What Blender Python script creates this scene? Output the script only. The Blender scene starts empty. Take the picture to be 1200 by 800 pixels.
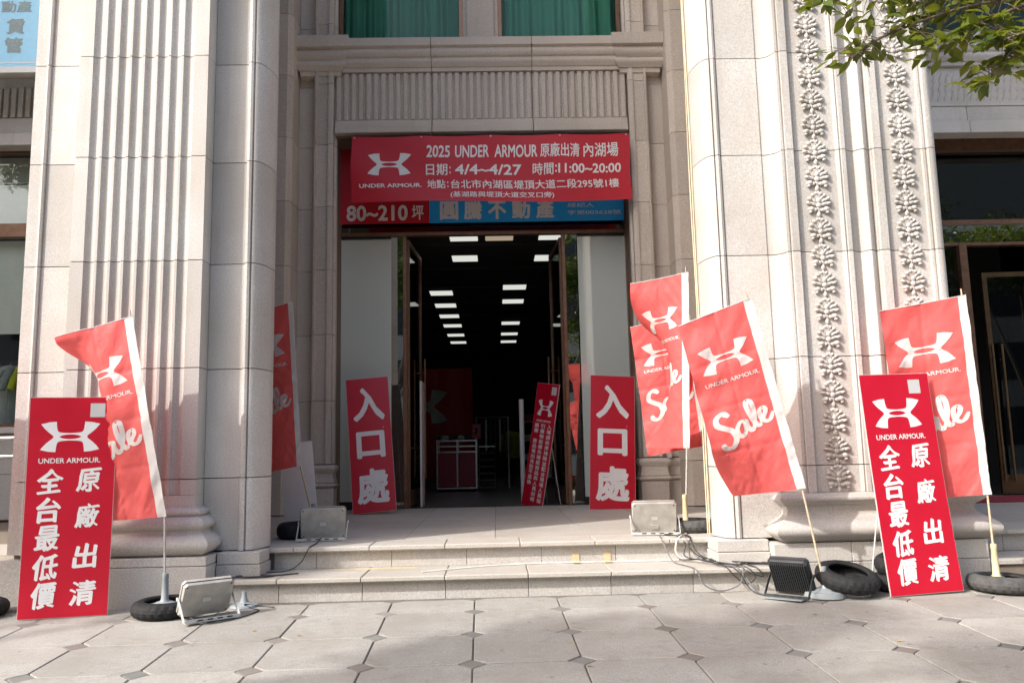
import bpy, bmesh, math, random
from mathutils import Vector, Matrix, Euler, noise
random.seed(7)
R = math.radians
SC = bpy.context.scene
COL = SC.collection

# ------------------------------------------------------------------ camera
F, PITCH, ROLL, YAW = 957.0, .1342, .0215, .022
fw = Vector((math.sin(YAW)*math.cos(PITCH), math.cos(YAW)*math.cos(PITCH), math.sin(PITCH)))
rt = Vector((math.cos(YAW), -math.sin(YAW), 0)); up = rt.cross(fw)
r2 = rt*math.cos(ROLL) - up*math.sin(ROLL); u2 = rt*math.sin(ROLL) + up*math.cos(ROLL)
cd = bpy.data.cameras.new('camera'); cam = bpy.data.objects.new('camera', cd); COL.objects.link(cam)
m = Matrix.Identity(4)
for i in range(3):
    m[i][0], m[i][1], m[i][2] = r2[i], u2[i], -fw[i]
m.translation = (0, 0, 1.0)
cam.matrix_world = m
cd.sensor_fit = 'HORIZONTAL'; cd.sensor_width = 36; cd.lens = F*36/1200; cd.clip_start = .05; cd.clip_end = 500
SC.camera = cam

# ------------------------------------------------------------------ sky, sun, exposure
AZ, EL = R(56.2), R(38)
tosun = Vector((-math.sin(AZ)*math.cos(EL), -math.cos(AZ)*math.cos(EL), math.sin(EL)))
W = bpy.data.worlds.new('World'); SC.world = W; W.use_nodes = True
wn = W.node_tree; wn.nodes.clear()
sky = wn.nodes.new('ShaderNodeTexSky'); sky.sky_type = 'NISHITA'; sky.sun_disc = False
sky.sun_elevation = EL; sky.sun_rotation = math.atan2(tosun.x, tosun.y) % (2*math.pi)
sky.air_density = 1.0; sky.dust_density = 4.0; sky.ozone_density = 1.0
bg = wn.nodes.new('ShaderNodeBackground'); bg.inputs[1].default_value = .15
wo = wn.nodes.new('ShaderNodeOutputWorld')
wn.links.new(sky.outputs[0], bg.inputs[0]); wn.links.new(bg.outputs[0], wo.inputs[0])
sl = bpy.data.lights.new('sun', 'SUN'); sl.energy = 2.0; sl.angle = R(.8); sl.color = (1, .97, .935)
so = bpy.data.objects.new('sun', sl); COL.objects.link(so)
so.rotation_euler = (-tosun).to_track_quat('-Z', 'Y').to_euler(); so.location = tosun*40
SC.view_settings.view_transform = 'Standard'; SC.view_settings.look = 'None'
SC.view_settings.gamma = 1; SC.view_settings.exposure = 1.27; SC.view_settings.use_curve_mapping = False
SC.cycles.use_denoising = True
SC.cycles.max_bounces = 9; SC.cycles.diffuse_bounces = 6; SC.cycles.glossy_bounces = 3
SC.cycles.transmission_bounces = 4; SC.cycles.transparent_max_bounces = 10
SC.cycles.sample_clamp_indirect = 6; SC.cycles.caustics_reflective = False; SC.cycles.caustics_refractive = False

# ------------------------------------------------------------------ materials
MATS = {}
class NT:
    def __init__(s, name):
        s.m = bpy.data.materials.new(name); s.m.use_nodes = True
        s.t = s.m.node_tree; s.t.nodes.clear(); MATS[name] = s.m
        s.out = s.n('OutputMaterial')
    def n(s, kind, **k):
        nd = s.t.nodes.new('ShaderNode'+kind)
        for a, b in k.items(): setattr(nd, a, b)
        return nd
    def l(s, a, b): s.t.links.new(a, b)
    def surf(s, sh): s.l(sh, s.out.inputs[0])
    def noise(s, vec, scale, detail=2, rough=.5):
        n = s.n('TexNoise'); n.inputs['Scale'].default_value = scale
        n.inputs['Detail'].default_value = detail; n.inputs['Roughness'].default_value = rough
        if vec is not None: s.l(vec, n.inputs['Vector'])
        return n.outputs['Fac']
    def ramp(s, fac, stops):
        r = s.n('ValToRGB'); e = r.color_ramp.elements
        while len(e) < len(stops): e.new(.5)
        for el, (p, c) in zip(e, stops):
            el.position = p; el.color = (*c, 1) if len(c) == 3 else c
        s.l(fac, r.inputs[0]); return r.outputs[0]
    def mix(s, fac, a, b, mode='MIX'):
        x = s.n('Mix', data_type='RGBA', blend_type=mode)
        for sock, v in ((x.inputs[0], fac), (x.inputs[6], a), (x.inputs[7], b)):
            if isinstance(v, (int, float)): sock.default_value = v
            elif isinstance(v, tuple): sock.default_value = (*v, 1)
            else: s.l(v, sock)
        return x.outputs[2]
    def math(s, op, a, b=0.0):
        x = s.n('Math', operation=op)
        for sock, v in ((x.inputs[0], a), (x.inputs[1], b)):
            if isinstance(v, (int, float)): sock.default_value = v
            else: s.l(v, sock)
        return x.outputs[0]
    def bsdf(s, col, rough=.6, metal=0, spec=.5, bump=None, bstr=.2, bdist=.01):
        p = s.n('BsdfPrincipled')
        for k, v in (('Base Color', col), ('Roughness', rough), ('Metallic', metal), ('Specular IOR Level', spec)):
            if isinstance(v, (int, float)): p.inputs[k].default_value = v
            elif isinstance(v, tuple): p.inputs[k].default_value = (*v, 1)
            else: s.l(v, p.inputs[k])
        if bump is not None:
            b = s.n('Bump'); b.inputs['Strength'].default_value = bstr; b.inputs['Distance'].default_value = bdist
            s.l(bump, b.inputs['Height']); s.l(b.outputs[0], p.inputs['Normal'])
        return p

def granite(name, light, dark, grain=150, rough=.65, stain=.25, tint=.10):
    t = NT(name); pos = t.n('NewGeometry').outputs['Position']
    rnd = t.n('ObjectInfo').outputs['Random']
    g = t.noise(pos, grain, 3, .65)
    c = t.ramp(g, [(.30, dark), (.44, tuple((a*.55+b*.45) for a, b in zip(light, dark))), (.56, light), (.72, tuple(min(1, a*1.18) for a in light))])
    big = t.noise(pos, 1.7, 4, .6)
    c = t.mix(t.math('MULTIPLY', t.ramp(big, [(.35, (0, 0, 0)), (.7, (1, 1, 1))]), stain), c, tuple(a*b for a, b in zip(light, (.70, .64, .58))))
    mp = t.n('Mapping'); mp.inputs['Scale'].default_value = (9, 9, .7); t.l(pos, mp.inputs[0])
    st = t.noise(mp.outputs[0], 1.0, 4, .65)
    c = t.mix(t.math('MULTIPLY', t.ramp(st, [(.55, (0, 0, 0)), (.78, (1, 1, 1))]), stain*.9), c, tuple(a*b for a, b in zip(light, (.62, .56, .50))))
    v = t.n('HueSaturation'); t.l(c, v.inputs['Color']); t.l(t.math('ADD', t.math('MULTIPLY', rnd, tint), 1-tint/2), v.inputs['Value'])
    p = t.bsdf(v.outputs[0], rough, 0, .35, g, .12, .004); t.surf(p.outputs[0]); return t.m
granite('stone', (.555, .535, .505), (.36, .34, .315), 115, tint=.24, stain=.50)
granite('stone_recess', (.65, .595, .53), (.42, .375, .325), 115, .65, .35, .18)  # beige recess granite; its extra warmth and lightness stand in for bounced light
granite('stone_floor', (.50, .475, .43), (.35, .325, .285), 120, .6, .5, .12)
granite('stone_dark', (.46, .42, .38), (.26, .235, .21), 115)
def paving():
    t = NT('paving'); pos = t.n('NewGeometry').outputs['Position']; rnd = t.n('ObjectInfo').outputs['Random']
    g = t.noise(pos, 130, 3, .65)
    c = t.ramp(g, [(.28, (.20, .193, .175)), (.44, (.30, .29, .265)), (.58, (.37, .358, .328)), (.75, (.43, .42, .385))])
    c = t.mix(t.math('MULTIPLY', t.ramp(t.noise(pos, 2.3, 5, .65), [(.38, (0, 0, 0)), (.68, (1, 1, 1))]), .75), c, (.265, .245, .21))
    c = t.mix(t.math('MULTIPLY', t.ramp(t.noise(pos, 9, 5, .7), [(.53, (0, 0, 0)), (.66, (1, 1, 1))]), .6), c, (.24, .225, .20))
    vo = t.n('TexVoronoi'); vo.inputs['Scale'].default_value = 5.5; t.l(pos, vo.inputs['Vector'])
    c = t.mix(t.math('MULTIPLY', t.ramp(vo.outputs['Distance'], [(.06, (1, 1, 1)), (.085, (0, 0, 0))]), .65), c, (.16, .15, .135))
    v = t.n('HueSaturation'); t.l(c, v.inputs['Color']); t.l(t.math('ADD', t.math('MULTIPLY', rnd, .22), .89), v.inputs['Value'])
    t.surf(t.bsdf(v.outputs[0], .8, 0, .3, g, .25, .005).outputs[0])
paving()

def insets():
    t = NT('inset'); rnd = t.n('ObjectInfo').outputs['Random']; pos = t.n('NewGeometry').outputs['Position']
    c = t.ramp(rnd, [(0, (.15, .15, .14)), (.35, (.21, .208, .19)), (.72, (.19, .16, .14)), (1, (.26, .25, .225))])
    c = t.mix(t.math('MULTIPLY', t.noise(pos, 120, 2), .5), c, (.12, .11, .1))
    t.surf(t.bsdf(c, .8).outputs[0])
insets()

def plain(name, col, rough=.6, metal=0, spec=.5, var=.12, scale=14, bump=0):
    t = NT(name); pos = t.n('TexCoord').outputs['Object']
    n = t.noise(pos, scale, 4, .6)
    c = t.mix(t.ramp(n, [(.3, (0, 0, 0)), (.75, (1, 1, 1))]), tuple(x*(1-var) for x in col), tuple(min(1, x*(1+var)) for x in col))
    rg = t.math('ADD', t.math('MULTIPLY', n, .2), rough-.1)
    p = t.bsdf(c, rg, metal, spec, n if bump else None, bump, .004); t.surf(p.outputs[0]); return t.m
plain('mortar', (.20, .16, .125), .9)
plain('joint_dirt', (.15, .135, .115), .95, scale=40, var=.4)
plain('asphalt', (.05, .05, .05), .9, scale=60, var=.3)
plain('kerb', (.36, .34, .31), .8)
plain('sign_red', (.52, .006, .026), .32, spec=.5, var=.06, scale=3, bump=.02)
plain('banner_red', (.52, .008, .022), .5, var=.07, scale=5)
plain('white_print', (.78, .78, .77), .45, var=.03)
plain('pale_patch', (.55, .55, .54), .5, var=.03)
plain('board_edge', (.62, .50, .48), .6)
plain('bronze', (.24, .135, .085), .36, .6, var=.2)
plain('brass', (.15, .095, .05), .35, .8, var=.15)
plain('dark_metal', (.035, .034, .035), .4, .5)
plain('rubber', (.018, .018, .019), .75, spec=.3, var=.35, scale=26)
plain('rubber_dusty', (.085, .085, .083), .9, spec=.2, var=.3, scale=20)
plain('pvc_grey', (.30, .335, .35), .5, var=.12)
plain('pvc_cream', (.66, .55, .33), .5, var=.1)
plain('wood_pole', (.52, .42, .29), .6, var=.25, scale=30)
plain('grey_pole', (.42, .40, .37), .5, var=.2, scale=30)
plain('alu_grey', (.40, .385, .35), .5, .1, var=.22, scale=11)
plain('alu_light', (.55, .56, .54), .4, .1, var=.1, scale=9)
plain('alu_dark', (.05, .054, .056), .5, .3, var=.15)
plain('rusty_grey', (.36, .30, .24), .7, .2, var=.4, scale=30)
plain('cable_black', (.03, .03, .032), .6)
plain('cable_grey', (.15, .15, .15), .6)
plain('cable_white', (.72, .70, .64), .55)
plain('cable_cream', (.68, .58, .40), .55)
plain('tape', (.58, .46, .29), .7, var=.2, scale=30)
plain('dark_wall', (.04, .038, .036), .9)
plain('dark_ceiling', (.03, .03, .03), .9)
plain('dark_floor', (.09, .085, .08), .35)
plain('blind', (.85, .87, .79), .8, var=.04)
plain('blind_dark', (.42, .43, .38), .8, var=.04)
plain('board_white', (.62, .60, .57), .6, var=.05)
plain('sky_blue', (.26, .62, .86), .35, var=.05)
plain('blue_print', (.02, .40, .92), .5, var=.05)
plain('steel', (.5, .5, .5), .3, .9)
plain('cart_red', (.24, .015, .025), .5)
plain('logo_grey', (.30, .38, .38), .7)
plain('cloth_white', (.62, .63, .60), .85)
plain('cloth_grey', (.30, .34, .33), .85)
plain('cloth_dark', (.035, .035, .04), .85)
plain('cloth_yellow', (.50, .56, .03), .85)
plain('cloth_olive', (.20, .21, .03), .85)
plain('carpet_red', (.25, .02, .035), .9)
plain('bark', (.16, .125, .095), .9, var=.35, scale=20, bump=.5)
plain('paper', (.70, .64, .68), .7)
plain('white_wire', (.8, .8, .78), .5)
plain('cream_wall', (.34, .31, .27), .85, var=.05, scale=1.5)
plain('green_tag', (.02, .30, .18), .6)

def cloth(name, col, trans, tcol=None, sheen=.2, scale=9):
    t = NT(name); pos = t.n('TexCoord').outputs['Object']
    n = t.noise(pos, scale, 3, .55)
    c = t.mix(n, tuple(x*.9 for x in col), tuple(min(1, x*1.1) for x in col))
    d = t.bsdf(c, .55, 0, .35, t.noise(pos, 17, 4, .65), .55, .012)
    tr = t.n('BsdfTranslucent'); tr.inputs[0].default_value = (*(tcol or col), 1)
    mx = t.n('MixShader'); mx.inputs[0].default_value = trans
    t.l(d.outputs[0], mx.inputs[1]); t.l(tr.outputs[0], mx.inputs[2]); t.surf(mx.outputs[0])
cloth('flag_red', (.83, .145, .14), .36, (.88, .14, .135))
cloth('flag_white', (.76, .74, .72), .3)
cloth('wall_flag', (.30, .022, .022), .1)
cloth('curtain', (.36, .60, .54), .25, (.36, .62, .56), scale=3)

def glass(name, tint, refl=.10, rough=.0, fr=.9):
    t = NT(name)
    tr = t.n('BsdfTransparent'); tr.inputs[0].default_value = (*tint, 1)
    gl = t.n('BsdfGlossy'); gl.inputs['Roughness'].default_value = rough; gl.inputs[0].default_value = (.92, .94, .92, 1)
    lw = t.n('LayerWeight'); lw.inputs[0].default_value = .25
    f = t.math('MINIMUM', t.math('ADD', t.math('MULTIPLY', lw.outputs['Fresnel'], fr), refl), 1.0)
    mx = t.n('MixShader'); t.l(f, mx.inputs[0]); t.l(tr.outputs[0], mx.inputs[1]); t.l(gl.outputs[0], mx.inputs[2]); t.surf(mx.outputs[0])
glass('glass', (.80, .86, .82), .03)
glass('glass_clear', (.94, .96, .94), .02)
glass('glass_dark', (.30, .36, .36), .05)
glass('glass_green', (.72, .88, .82), .0, fr=.55)
glass('glass_mirror', (.45, .5, .48), .38)
def frosted():
    t = NT('frosted'); pos = t.n('NewGeometry').outputs['Position']
    c = t.mix(t.noise(pos, .9, 3), (.62, .70, .65), (.70, .77, .72))
    p = t.bsdf(c, .3, 0, .4)
    gl = t.n('BsdfGlossy'); gl.inputs['Roughness'].default_value = .015; gl.inputs[0].default_value = (.9, .95, .92, 1)
    mx = t.n('MixShader'); mx.inputs[0].default_value = .16; t.l(p.outputs[0], mx.inputs[1]); t.l(gl.outputs[0], mx.inputs[2]); t.surf(mx.outputs[0])
frosted()
def emis(name, col, s):
    t = NT(name); e = t.n('Emission'); e.inputs[0].default_value = (*col, 1); e.inputs[1].default_value = s; t.surf(e.outputs[0])
emis('lamp_panel', (1, 1, .93), .30)
emis('lamp_panel_warm', (1, .80, .58), .16)
def leafmat(name, a, b, tr):
    t = NT(name); rnd = t.n('ObjectInfo').outputs['Random']; pos = t.n('NewGeometry').outputs['Position']
    n = t.noise(pos, 7, 2)
    f = t.math('ADD', t.math('MULTIPLY', rnd, .6), t.math('MULTIPLY', n, .5))
    c = t.ramp(f, [(.2, a), (.75, b), (1, tuple(x*y for x, y in zip(b, (1.7, 1.4, .8))))])
    d = t.bsdf(c, .42, 0, .5); ts = t.n('BsdfTranslucent'); t.l(t.mix(.5, c, tr), ts.inputs[0])
    mx = t.n('MixShader'); mx.inputs[0].default_value = .4
    t.l(d.outputs[0], mx.inputs[1]); t.l(ts.outputs[0], mx.inputs[2]); t.surf(mx.outputs[0])
leafmat('leaf', (.06, .10, .012), (.15, .185, .02), (.32, .34, .02))
leafmat('leaf_far', (.05, .09, .012), (.13, .17, .02), (.25, .28, .02))
plain('dry_leaf', (.45, .30, .08), .8, var=.3)

# ------------------------------------------------------------------ mesh helpers
class MB:
    def __init__(s): s.v = []; s.f = []
    def add(s, vs, fs):
        o = len(s.v); s.v += [tuple(p) for p in vs]; s.f += [tuple(i+o for i in q) for q in fs]; return s
    def box(s, x0, x1, y0, y1, z0, z1):
        return s.add([(x0, y0, z0), (x1, y0, z0), (x1, y1, z0), (x0, y1, z0), (x0, y0, z1), (x1, y0, z1), (x1, y1, z1), (x0, y1, z1)],
                     [(0, 3, 2, 1), (4, 5, 6, 7), (0, 1, 5, 4), (1, 2, 6, 5), (2, 3, 7, 6), (3, 0, 4, 7)])
    def prism(s, poly, z0, z1):                  # poly in XY, counter-clockwise from above
        n = len(poly)
        return s.add([(x, y, z0) for x, y in poly]+[(x, y, z1) for x, y in poly],
                     [tuple(range(n-1, -1, -1)), tuple(range(n, 2*n))]+[(i, (i+1) % n, n+(i+1) % n, n+i) for i in range(n)])
    def sweep(s, path, prof):                    # outward = right of travel; prof = (out, z)
        k = len(prof); vs = []
        for i, p in enumerate(path):
            p = Vector(p)
            def nrm(a, b):
                d = (Vector(b)-Vector(a)).normalized(); return Vector((d.y, -d.x))
            if i == 0: n = nrm(path[0], path[1])
            elif i == len(path)-1: n = nrm(path[-2], path[-1])
            else:
                a, b = nrm(path[i-1], path[i]), nrm(path[i], path[i+1]); n = (a+b)/(1+a.dot(b))
            vs += [(p.x+n.x*o, p.y+n.y*o, z) for o, z in prof]
        fs = [(i*k+j, (i+1)*k+j, (i+1)*k+j+1, i*k+j+1) for i in range(len(path)-1) for j in range(k-1)]
        s.add(vs, fs)
        e = (len(path)-1)*k; o = len(s.v)-len(vs)
        s.f += [tuple(o+j for j in range(k)), tuple(o+e+j for j in range(k-1, -1, -1))]
        return s
    def tube(s, pts, r, n=8, cap=True):
        pts = [Vector(p) for p in pts]; rs = r if isinstance(r, (list, tuple)) else [r]*len(pts)
        vs = []; a = None
        for i, p in enumerate(pts):
            d = (pts[min(i+1, len(pts)-1)]-pts[max(i-1, 0)])
            d = d.normalized() if d.length > 1e-9 else Vector((0, 0, 1))
            if a is None:
                a = d.orthogonal().normalized()
            a = a-d*a.dot(d); a = a.normalized() if a.length > 1e-6 else d.orthogonal().normalized()
            b = d.cross(a)
            vs += [p+(a*math.cos(2*math.pi*j/n)+b*math.sin(2*math.pi*j/n))*rs[i] for j in range(n)]
        fs = [(i*n+j, i*n+(j+1) % n, (i+1)*n+(j+1) % n, (i+1)*n+j) for i in range(len(pts)-1) for j in range(n)]
        if cap:
            fs += [tuple(range(n-1, -1, -1)), tuple((len(pts)-1)*n+j for j in range(n))]
        return s.add(vs, fs)
    def lathe(s, prof, n=24, c=(0, 0, 0), closed=False, rad=None):
        k = len(prof); vs = []
        for i in range(n):
            t = 2*math.pi*i/n
            for j, (r, z) in enumerate(prof):
                q = r+(rad(i, j) if rad else 0)
                vs.append((c[0]+q*math.cos(t), c[1]+q*math.sin(t), c[2]+z))
        fs = []
        for i in range(n):
            for j in range(k if closed else k-1):
                fs.append((i*k+j, ((i+1) % n)*k+j, ((i+1) % n)*k+(j+1) % k, i*k+(j+1) % k))
        return s.add(vs, fs)
    def ball(s, c, r, rot=None, nu=8, nv=5):
        vs = []; c = Vector(c)
        for i in range(nv+1):
            ph = -math.pi/2+math.pi*i/nv
            for j in range(nu):
                th = 2*math.pi*j/nu
                p = Vector((r[0]*math.cos(ph)*math.cos(th), r[1]*math.cos(ph)*math.sin(th), r[2]*math.sin(ph)))
                if rot is not None: p = rot @ p
                vs.append(c+p)
        fs = [(i*nu+j, i*nu+(j+1) % nu, (i+1)*nu+(j+1) % nu, (i+1)*nu+j) for i in range(nv) for j in range(nu)]
        return s.add(vs, fs)
    def xf(s, M):
        s.v = [tuple(M @ Vector(p)) for p in s.v]; return s
    def mesh(s, name, mat, smooth=None, bevel=0):
        me = bpy.data.meshes.new(name); me.from_pydata(s.v, [], s.f); me.update()
        if bevel:
            b = bmesh.new(); b.from_mesh(me)
            bmesh.ops.bevel(b, geom=[e for e in b.edges if e.is_manifold and e.calc_face_angle(0) > .6], offset=bevel, segments=1, affect='EDGES')
            b.to_mesh(me); b.free()
        if smooth is not None:
            for p in me.polygons: p.use_smooth = True
            if smooth < 180: me.set_sharp_from_angle(angle=R(smooth))
        me.materials.append(MATS[mat]); return me
    def build(s, name, mat, parent=None, smooth=None, bevel=0):
        return link(name, s.mesh(name, mat, smooth, bevel), parent)
def link(name, me, parent=None, loc=None, rot=None, scale=None):
    o = bpy.data.objects.new(name, me); COL.objects.link(o); o.parent = parent
    if loc is not None: o.location = loc
    if rot is not None: o.rotation_euler = rot
    if scale is not None: o.scale = scale
    return o
def tag(o, label, cat, group=None):
    o['label'] = label; o['category'] = cat
    if group: o['group'] = group
    return o
def thing(name, label, cat, loc=(0, 0, 0), rot=(0, 0, 0), group=None):
    o = bpy.data.objects.new(name, None); COL.objects.link(o); o.location = loc; o.rotation_euler = rot
    o.empty_display_size = .1
    return tag(o, label, cat, group)
def smoothpath(pts, k=6):
    pts = [Vector(p) for p in pts]; out = []
    for i in range(len(pts)-1):
        p0, p1, p2, p3 = pts[max(i-1, 0)], pts[i], pts[i+1], pts[min(i+2, len(pts)-1)]
        for j in range(k):
            t = j/k
            out.append(.5*((2*p1)+(p2-p0)*t+(2*p0-5*p1+4*p2-p3)*t*t+(3*p1-p0-3*p2+p3)*t**3))
    return out+[pts[-1]]
def rotm(x=0, y=0, z=0): return Euler((R(x), R(y), R(z))).to_matrix()

# ------------------------------------------------------------------ lettering
def glyphs(body, bold=.0, res=3):
    c = bpy.data.curves.new('lettering', 'FONT'); c.body = body; c.size = 1; c.offset = bold; c.resolution_u = res
    o = bpy.data.objects.new('lettering', c); COL.objects.link(o); bpy.context.view_layer.update()
    me = bpy.data.meshes.new_from_object(o)
    vs = [(v.co.x, v.co.y) for v in me.vertices]; fs = [tuple(p.vertices) for p in me.polygons]
    bpy.data.objects.remove(o); bpy.data.curves.remove(c); bpy.data.meshes.remove(me)
    return vs, fs
def text2d(body, cx, cy, w=None, h=None, bold=0., brush=0., rot=0., left=False):
    """glyph outlines fitted into width w / height h round (cx, cy); y up; a heavier weight is printed as shifted layers"""
    g0, f0 = glyphs(body, 0); vs, fs = [], []
    if brush:
        for q_ in range(9):
            k_ = (q_-4)/4; o_ = len(vs); vs += [(x+k_*.034, y-k_*.026) for x, y in g0]; fs += [tuple(i+o_ for i in f) for f in f0]
        nl = len(g0)
    elif bold:
        for (dx, dy) in ((0, 0), (1, 0), (-1, 0), (0, 1), (0, -1), (.7, .7), (-.7, .7), (.7, -.7), (-.7, -.7)):
            o_ = len(vs); vs += [(x+dx*bold, y+dy*bold) for x, y in g0]; fs += [tuple(i+o_ for i in f) for f in f0]
        nl = len(g0)
    else: vs, fs, nl = g0, f0, len(g0)
    if brush:
        rr = random.Random(body)
        vs = [(x+.10*(y-.35)+.018*math.sin(9*y+3*x), y+brush*(x-.5)+.018*math.sin(7*x)) for x, y in vs]
    x0, x1 = min(v[0] for v in vs), max(v[0] for v in vs); y0, y1 = min(v[1] for v in vs), max(v[1] for v in vs)
    sx = w/(x1-x0) if w else h/(y1-y0); sy = h/(y1-y0) if h else sx
    if not w: sx = sy
    ox = cx+(0 if left else -(x1-x0)*sx/2)
    out = []
    for k_, (x, y) in enumerate(vs):
        a, b = ox+(x-x0)*sx-cx, (y-(y0+y1)/2)*sy
        out.append((cx+a*math.cos(rot)-b*math.sin(rot), cy+a*math.sin(rot)+b*math.cos(rot), .00012*(k_//nl)))
    return out, fs
def logo2d(cx, cy, hw, rot=0., squash=1.):
    """two crossed arcs: four flared horns joined by a lens-shaped ring"""
    pq = [((0, .130), (0, .084)), ((-.14, .138), (-.14, .075)), ((-.26, .147), (-.26, .050)), ((-.34, .160), (-.37, 0)), ((-.395, .185), (-.46, 0)), ((-.42, .22), (-.55, 0)),
          ((-.435, .27), (-.575, .048)), ((-.447, .34), (-.655, .115)), ((-.456, .41), (-.755, .20)), ((-.462, .48), (-.865, .315)), ((-.465, .54), (-.97, .455))]
    vs, fs = [], []
    for sx in (1, -1):
        for sg in (1, -1):
            b_ = len(vs)
            for p_, q_ in pq: vs += [(p_[0]*sx, p_[1]*sg), (q_[0]*sx, q_[1]*sg)]
            fs += [(b_+2*i, b_+2*i+1, b_+2*i+3, b_+2*i+2) if sx*sg > 0 else (b_+2*i, b_+2*i+2, b_+2*i+3, b_+2*i+1) for i in range(len(pq)-1)]
            vs.append((-.70*sx, .523*sg)); fs.append((b_+20, b_+21, b_+22) if sx*sg > 0 else (b_+22, b_+21, b_+20))
    vs = [(x*hw, y*hw*squash) for x, y in vs]
    return [(cx+a*math.cos(rot)-b*math.sin(rot), cy+a*math.sin(rot)+b*math.cos(rot)) for a, b in vs], fs
SALE = [[(.33, .84), (.26, .96), (.14, .93), (.09, .80), (.17, .66), (.26, .52), (.25, .34), (.13, .22), (.02, .28), (.01, .38)],
        [(.52, .56), (.44, .61), (.34, .51), (.32, .38), (.38, .31), (.46, .41), (.53, .59), (.51, .42), (.55, .32), (.62, .40)],
        [(.60, .36), (.71, .62), (.75, .86), (.70, .93), (.65, .80), (.635, .52), (.67, .34), (.73, .36)],
        [(.72, .38), (.81, .45), (.89, .55), (.87, .63), (.80, .61), (.765, .46), (.81, .34), (.89, .34), (.98, .45)]]
def sale2d(cx, cy, w, rot, flat=.72):
    """brush script; returns verts with a third value, a lift that grows along each stroke"""
    vs, fs = [], []
    for si, st in enumerate(SALE):
        p = smoothpath([(x, y, 0) for x, y in st], 5); n = len(p)
        for i, q in enumerate(p):
            d = (p[min(i+1, n-1)]-p[max(i-1, 0)]).normalized(); nn = Vector((-d.y, d.x, 0))
            wd = (.052 if si == 0 else .040)*(.55+.45*min(1, i/3, (n-1-i)/3))*(1+.25*abs(d.y))
            lift = .0004*si+.0008*i/n
            for sgn in (1, -1):
                a = q+nn*wd*sgn*.5*1.6
                vs.append(((a.x-.5)*w, (a.y-.58)*w*flat, lift))
        b = len(vs)-2*n
        fs += [(b+2*i, b+2*i+1, b+2*i+3, b+2*i+2) for i in range(n-1)]
    return [(cx+a*math.cos(rot)-b*math.sin(rot), cy+a*math.sin(rot)+b*math.cos(rot), l) for a, b, l in vs], fs
def put(mb, geo, fn, sub=0):
    """place flat print through fn(x, y, lift); sub = longest edge allowed"""
    vs, fs = geo; vs = [(v[0], v[1], v[2] if len(v) > 2 else 0) for v in vs]
    if sub:
        b = bmesh.new(); bv = [b.verts.new(v) for v in vs]
        for f in fs:
            try: b.faces.new([bv[i] for i in f])
            except ValueError: pass
        bmesh.ops.triangulate(b, faces=b.faces[:])
        for _ in range(5):
            e = [e for e in b.edges if e.calc_length() > sub]
            if not e: break
            bmesh.ops.subdivide_edges(b, edges=e, cuts=1); bmesh.ops.triangulate(b, faces=b.faces[:])
        b.verts.index_update()
        vs = [tuple(v.co) for v in b.verts]; fs = [tuple(v.index for v in f.verts) for f in b.faces]; b.free()
    mb.add([fn(*v) for v in vs], fs)

# ================================================================== GROUND
def pz(y): return .044*(y-5.93)
PAVE_Y0 = -3.2
pv = MB()
pv.add([(-40, PAVE_Y0, pz(PAVE_Y0)-.012), (40, PAVE_Y0, pz(PAVE_Y0)-.012), (40, 6.4, pz(6.4)-.012), (-40, 6.4, pz(6.4)-.012)], [(0, 1, 2, 3)])
pavement = pv.build('pavement', 'joint_dirt'); pavement['kind'] = 'structure'
G = .566; CH = .075; TH = .018
sl_me = MB().prism([(CH, .004), (G-CH, .004), (G-.004, CH), (G-.004, G-CH), (G-CH, G-.004), (CH, G-.004), (.004, G-CH), (.004, CH)], -.03, 0).mesh('paving_slab', 'paving', bevel=.004)
q = CH-.006
in_me = MB().prism([(-q, 0), (0, -q), (q, 0), (0, q)], -.03, -.001).mesh('inset_tile', 'inset', bevel=.003)
tilt = math.atan(.044)
GX, GY, GA = -.160, 5.50, TH
cA, sA = math.cos(GA), math.sin(GA)
def gpos(i, j):
    x, y = i*G, j*G
    X, Y = GX+x*cA-y*sA, GY+x*sA+y*cA
    return (X, Y, pz(Y))
slabs = 0
for j in range(-8, 1):
    for i in range(-9, 11):
        X, Y, Z = gpos(i, j)
        if Y > 5.6 or (j < -5 and abs(i) > 5): continue
        rr = random.Random(i*97+j)
        o = link('paving_slab', sl_me, pavement, (X, Y, Z+rr.uniform(-.002, .002)), (tilt+rr.uniform(-.002, .002), rr.uniform(-.002, .002), GA))
        if j == 0: o.scale = (1, .62, 1)
        link('inset_tile', in_me, pavement, (X, Y, Z-.001), (tilt, 0, GA))
rest = MB()
for (x0, x1, y0, y1) in ((-40, -5.35, PAVE_Y0, 6.3), (5.9, 40, PAVE_Y0, 6.3), (-5.35, 5.9, PAVE_Y0, .95)):
    rest.add([(x0, y0, pz(y0)-.008), (x1, y0, pz(y0)-.008), (x1, y1, pz(y1)-.008), (x0, y1, pz(y1)-.008)], [(0, 1, 2, 3)])
rest.build('slab_field', 'paving', pavement)
zk = pz(PAVE_Y0)
kb = MB().box(-40, 40, PAVE_Y0-.18, PAVE_Y0, zk-.4, zk+.004).build('kerb', 'kerb', bevel=.01); kb['kind'] = 'structure'
rd = MB().add([(-150, -150, zk-.14), (150, -150, zk-.14), (150, PAVE_Y0-.1, zk-.14), (-150, PAVE_Y0-.1, zk-.14)], [(0, 1, 2, 3)]).build('road', 'asphalt'); rd['kind'] = 'structure'
ft = MB().box(-60, 60, -30, -14.5, zk-.4, zk-.01).build('far_pavement', 'kerb'); ft['kind'] = 'structure'

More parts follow.
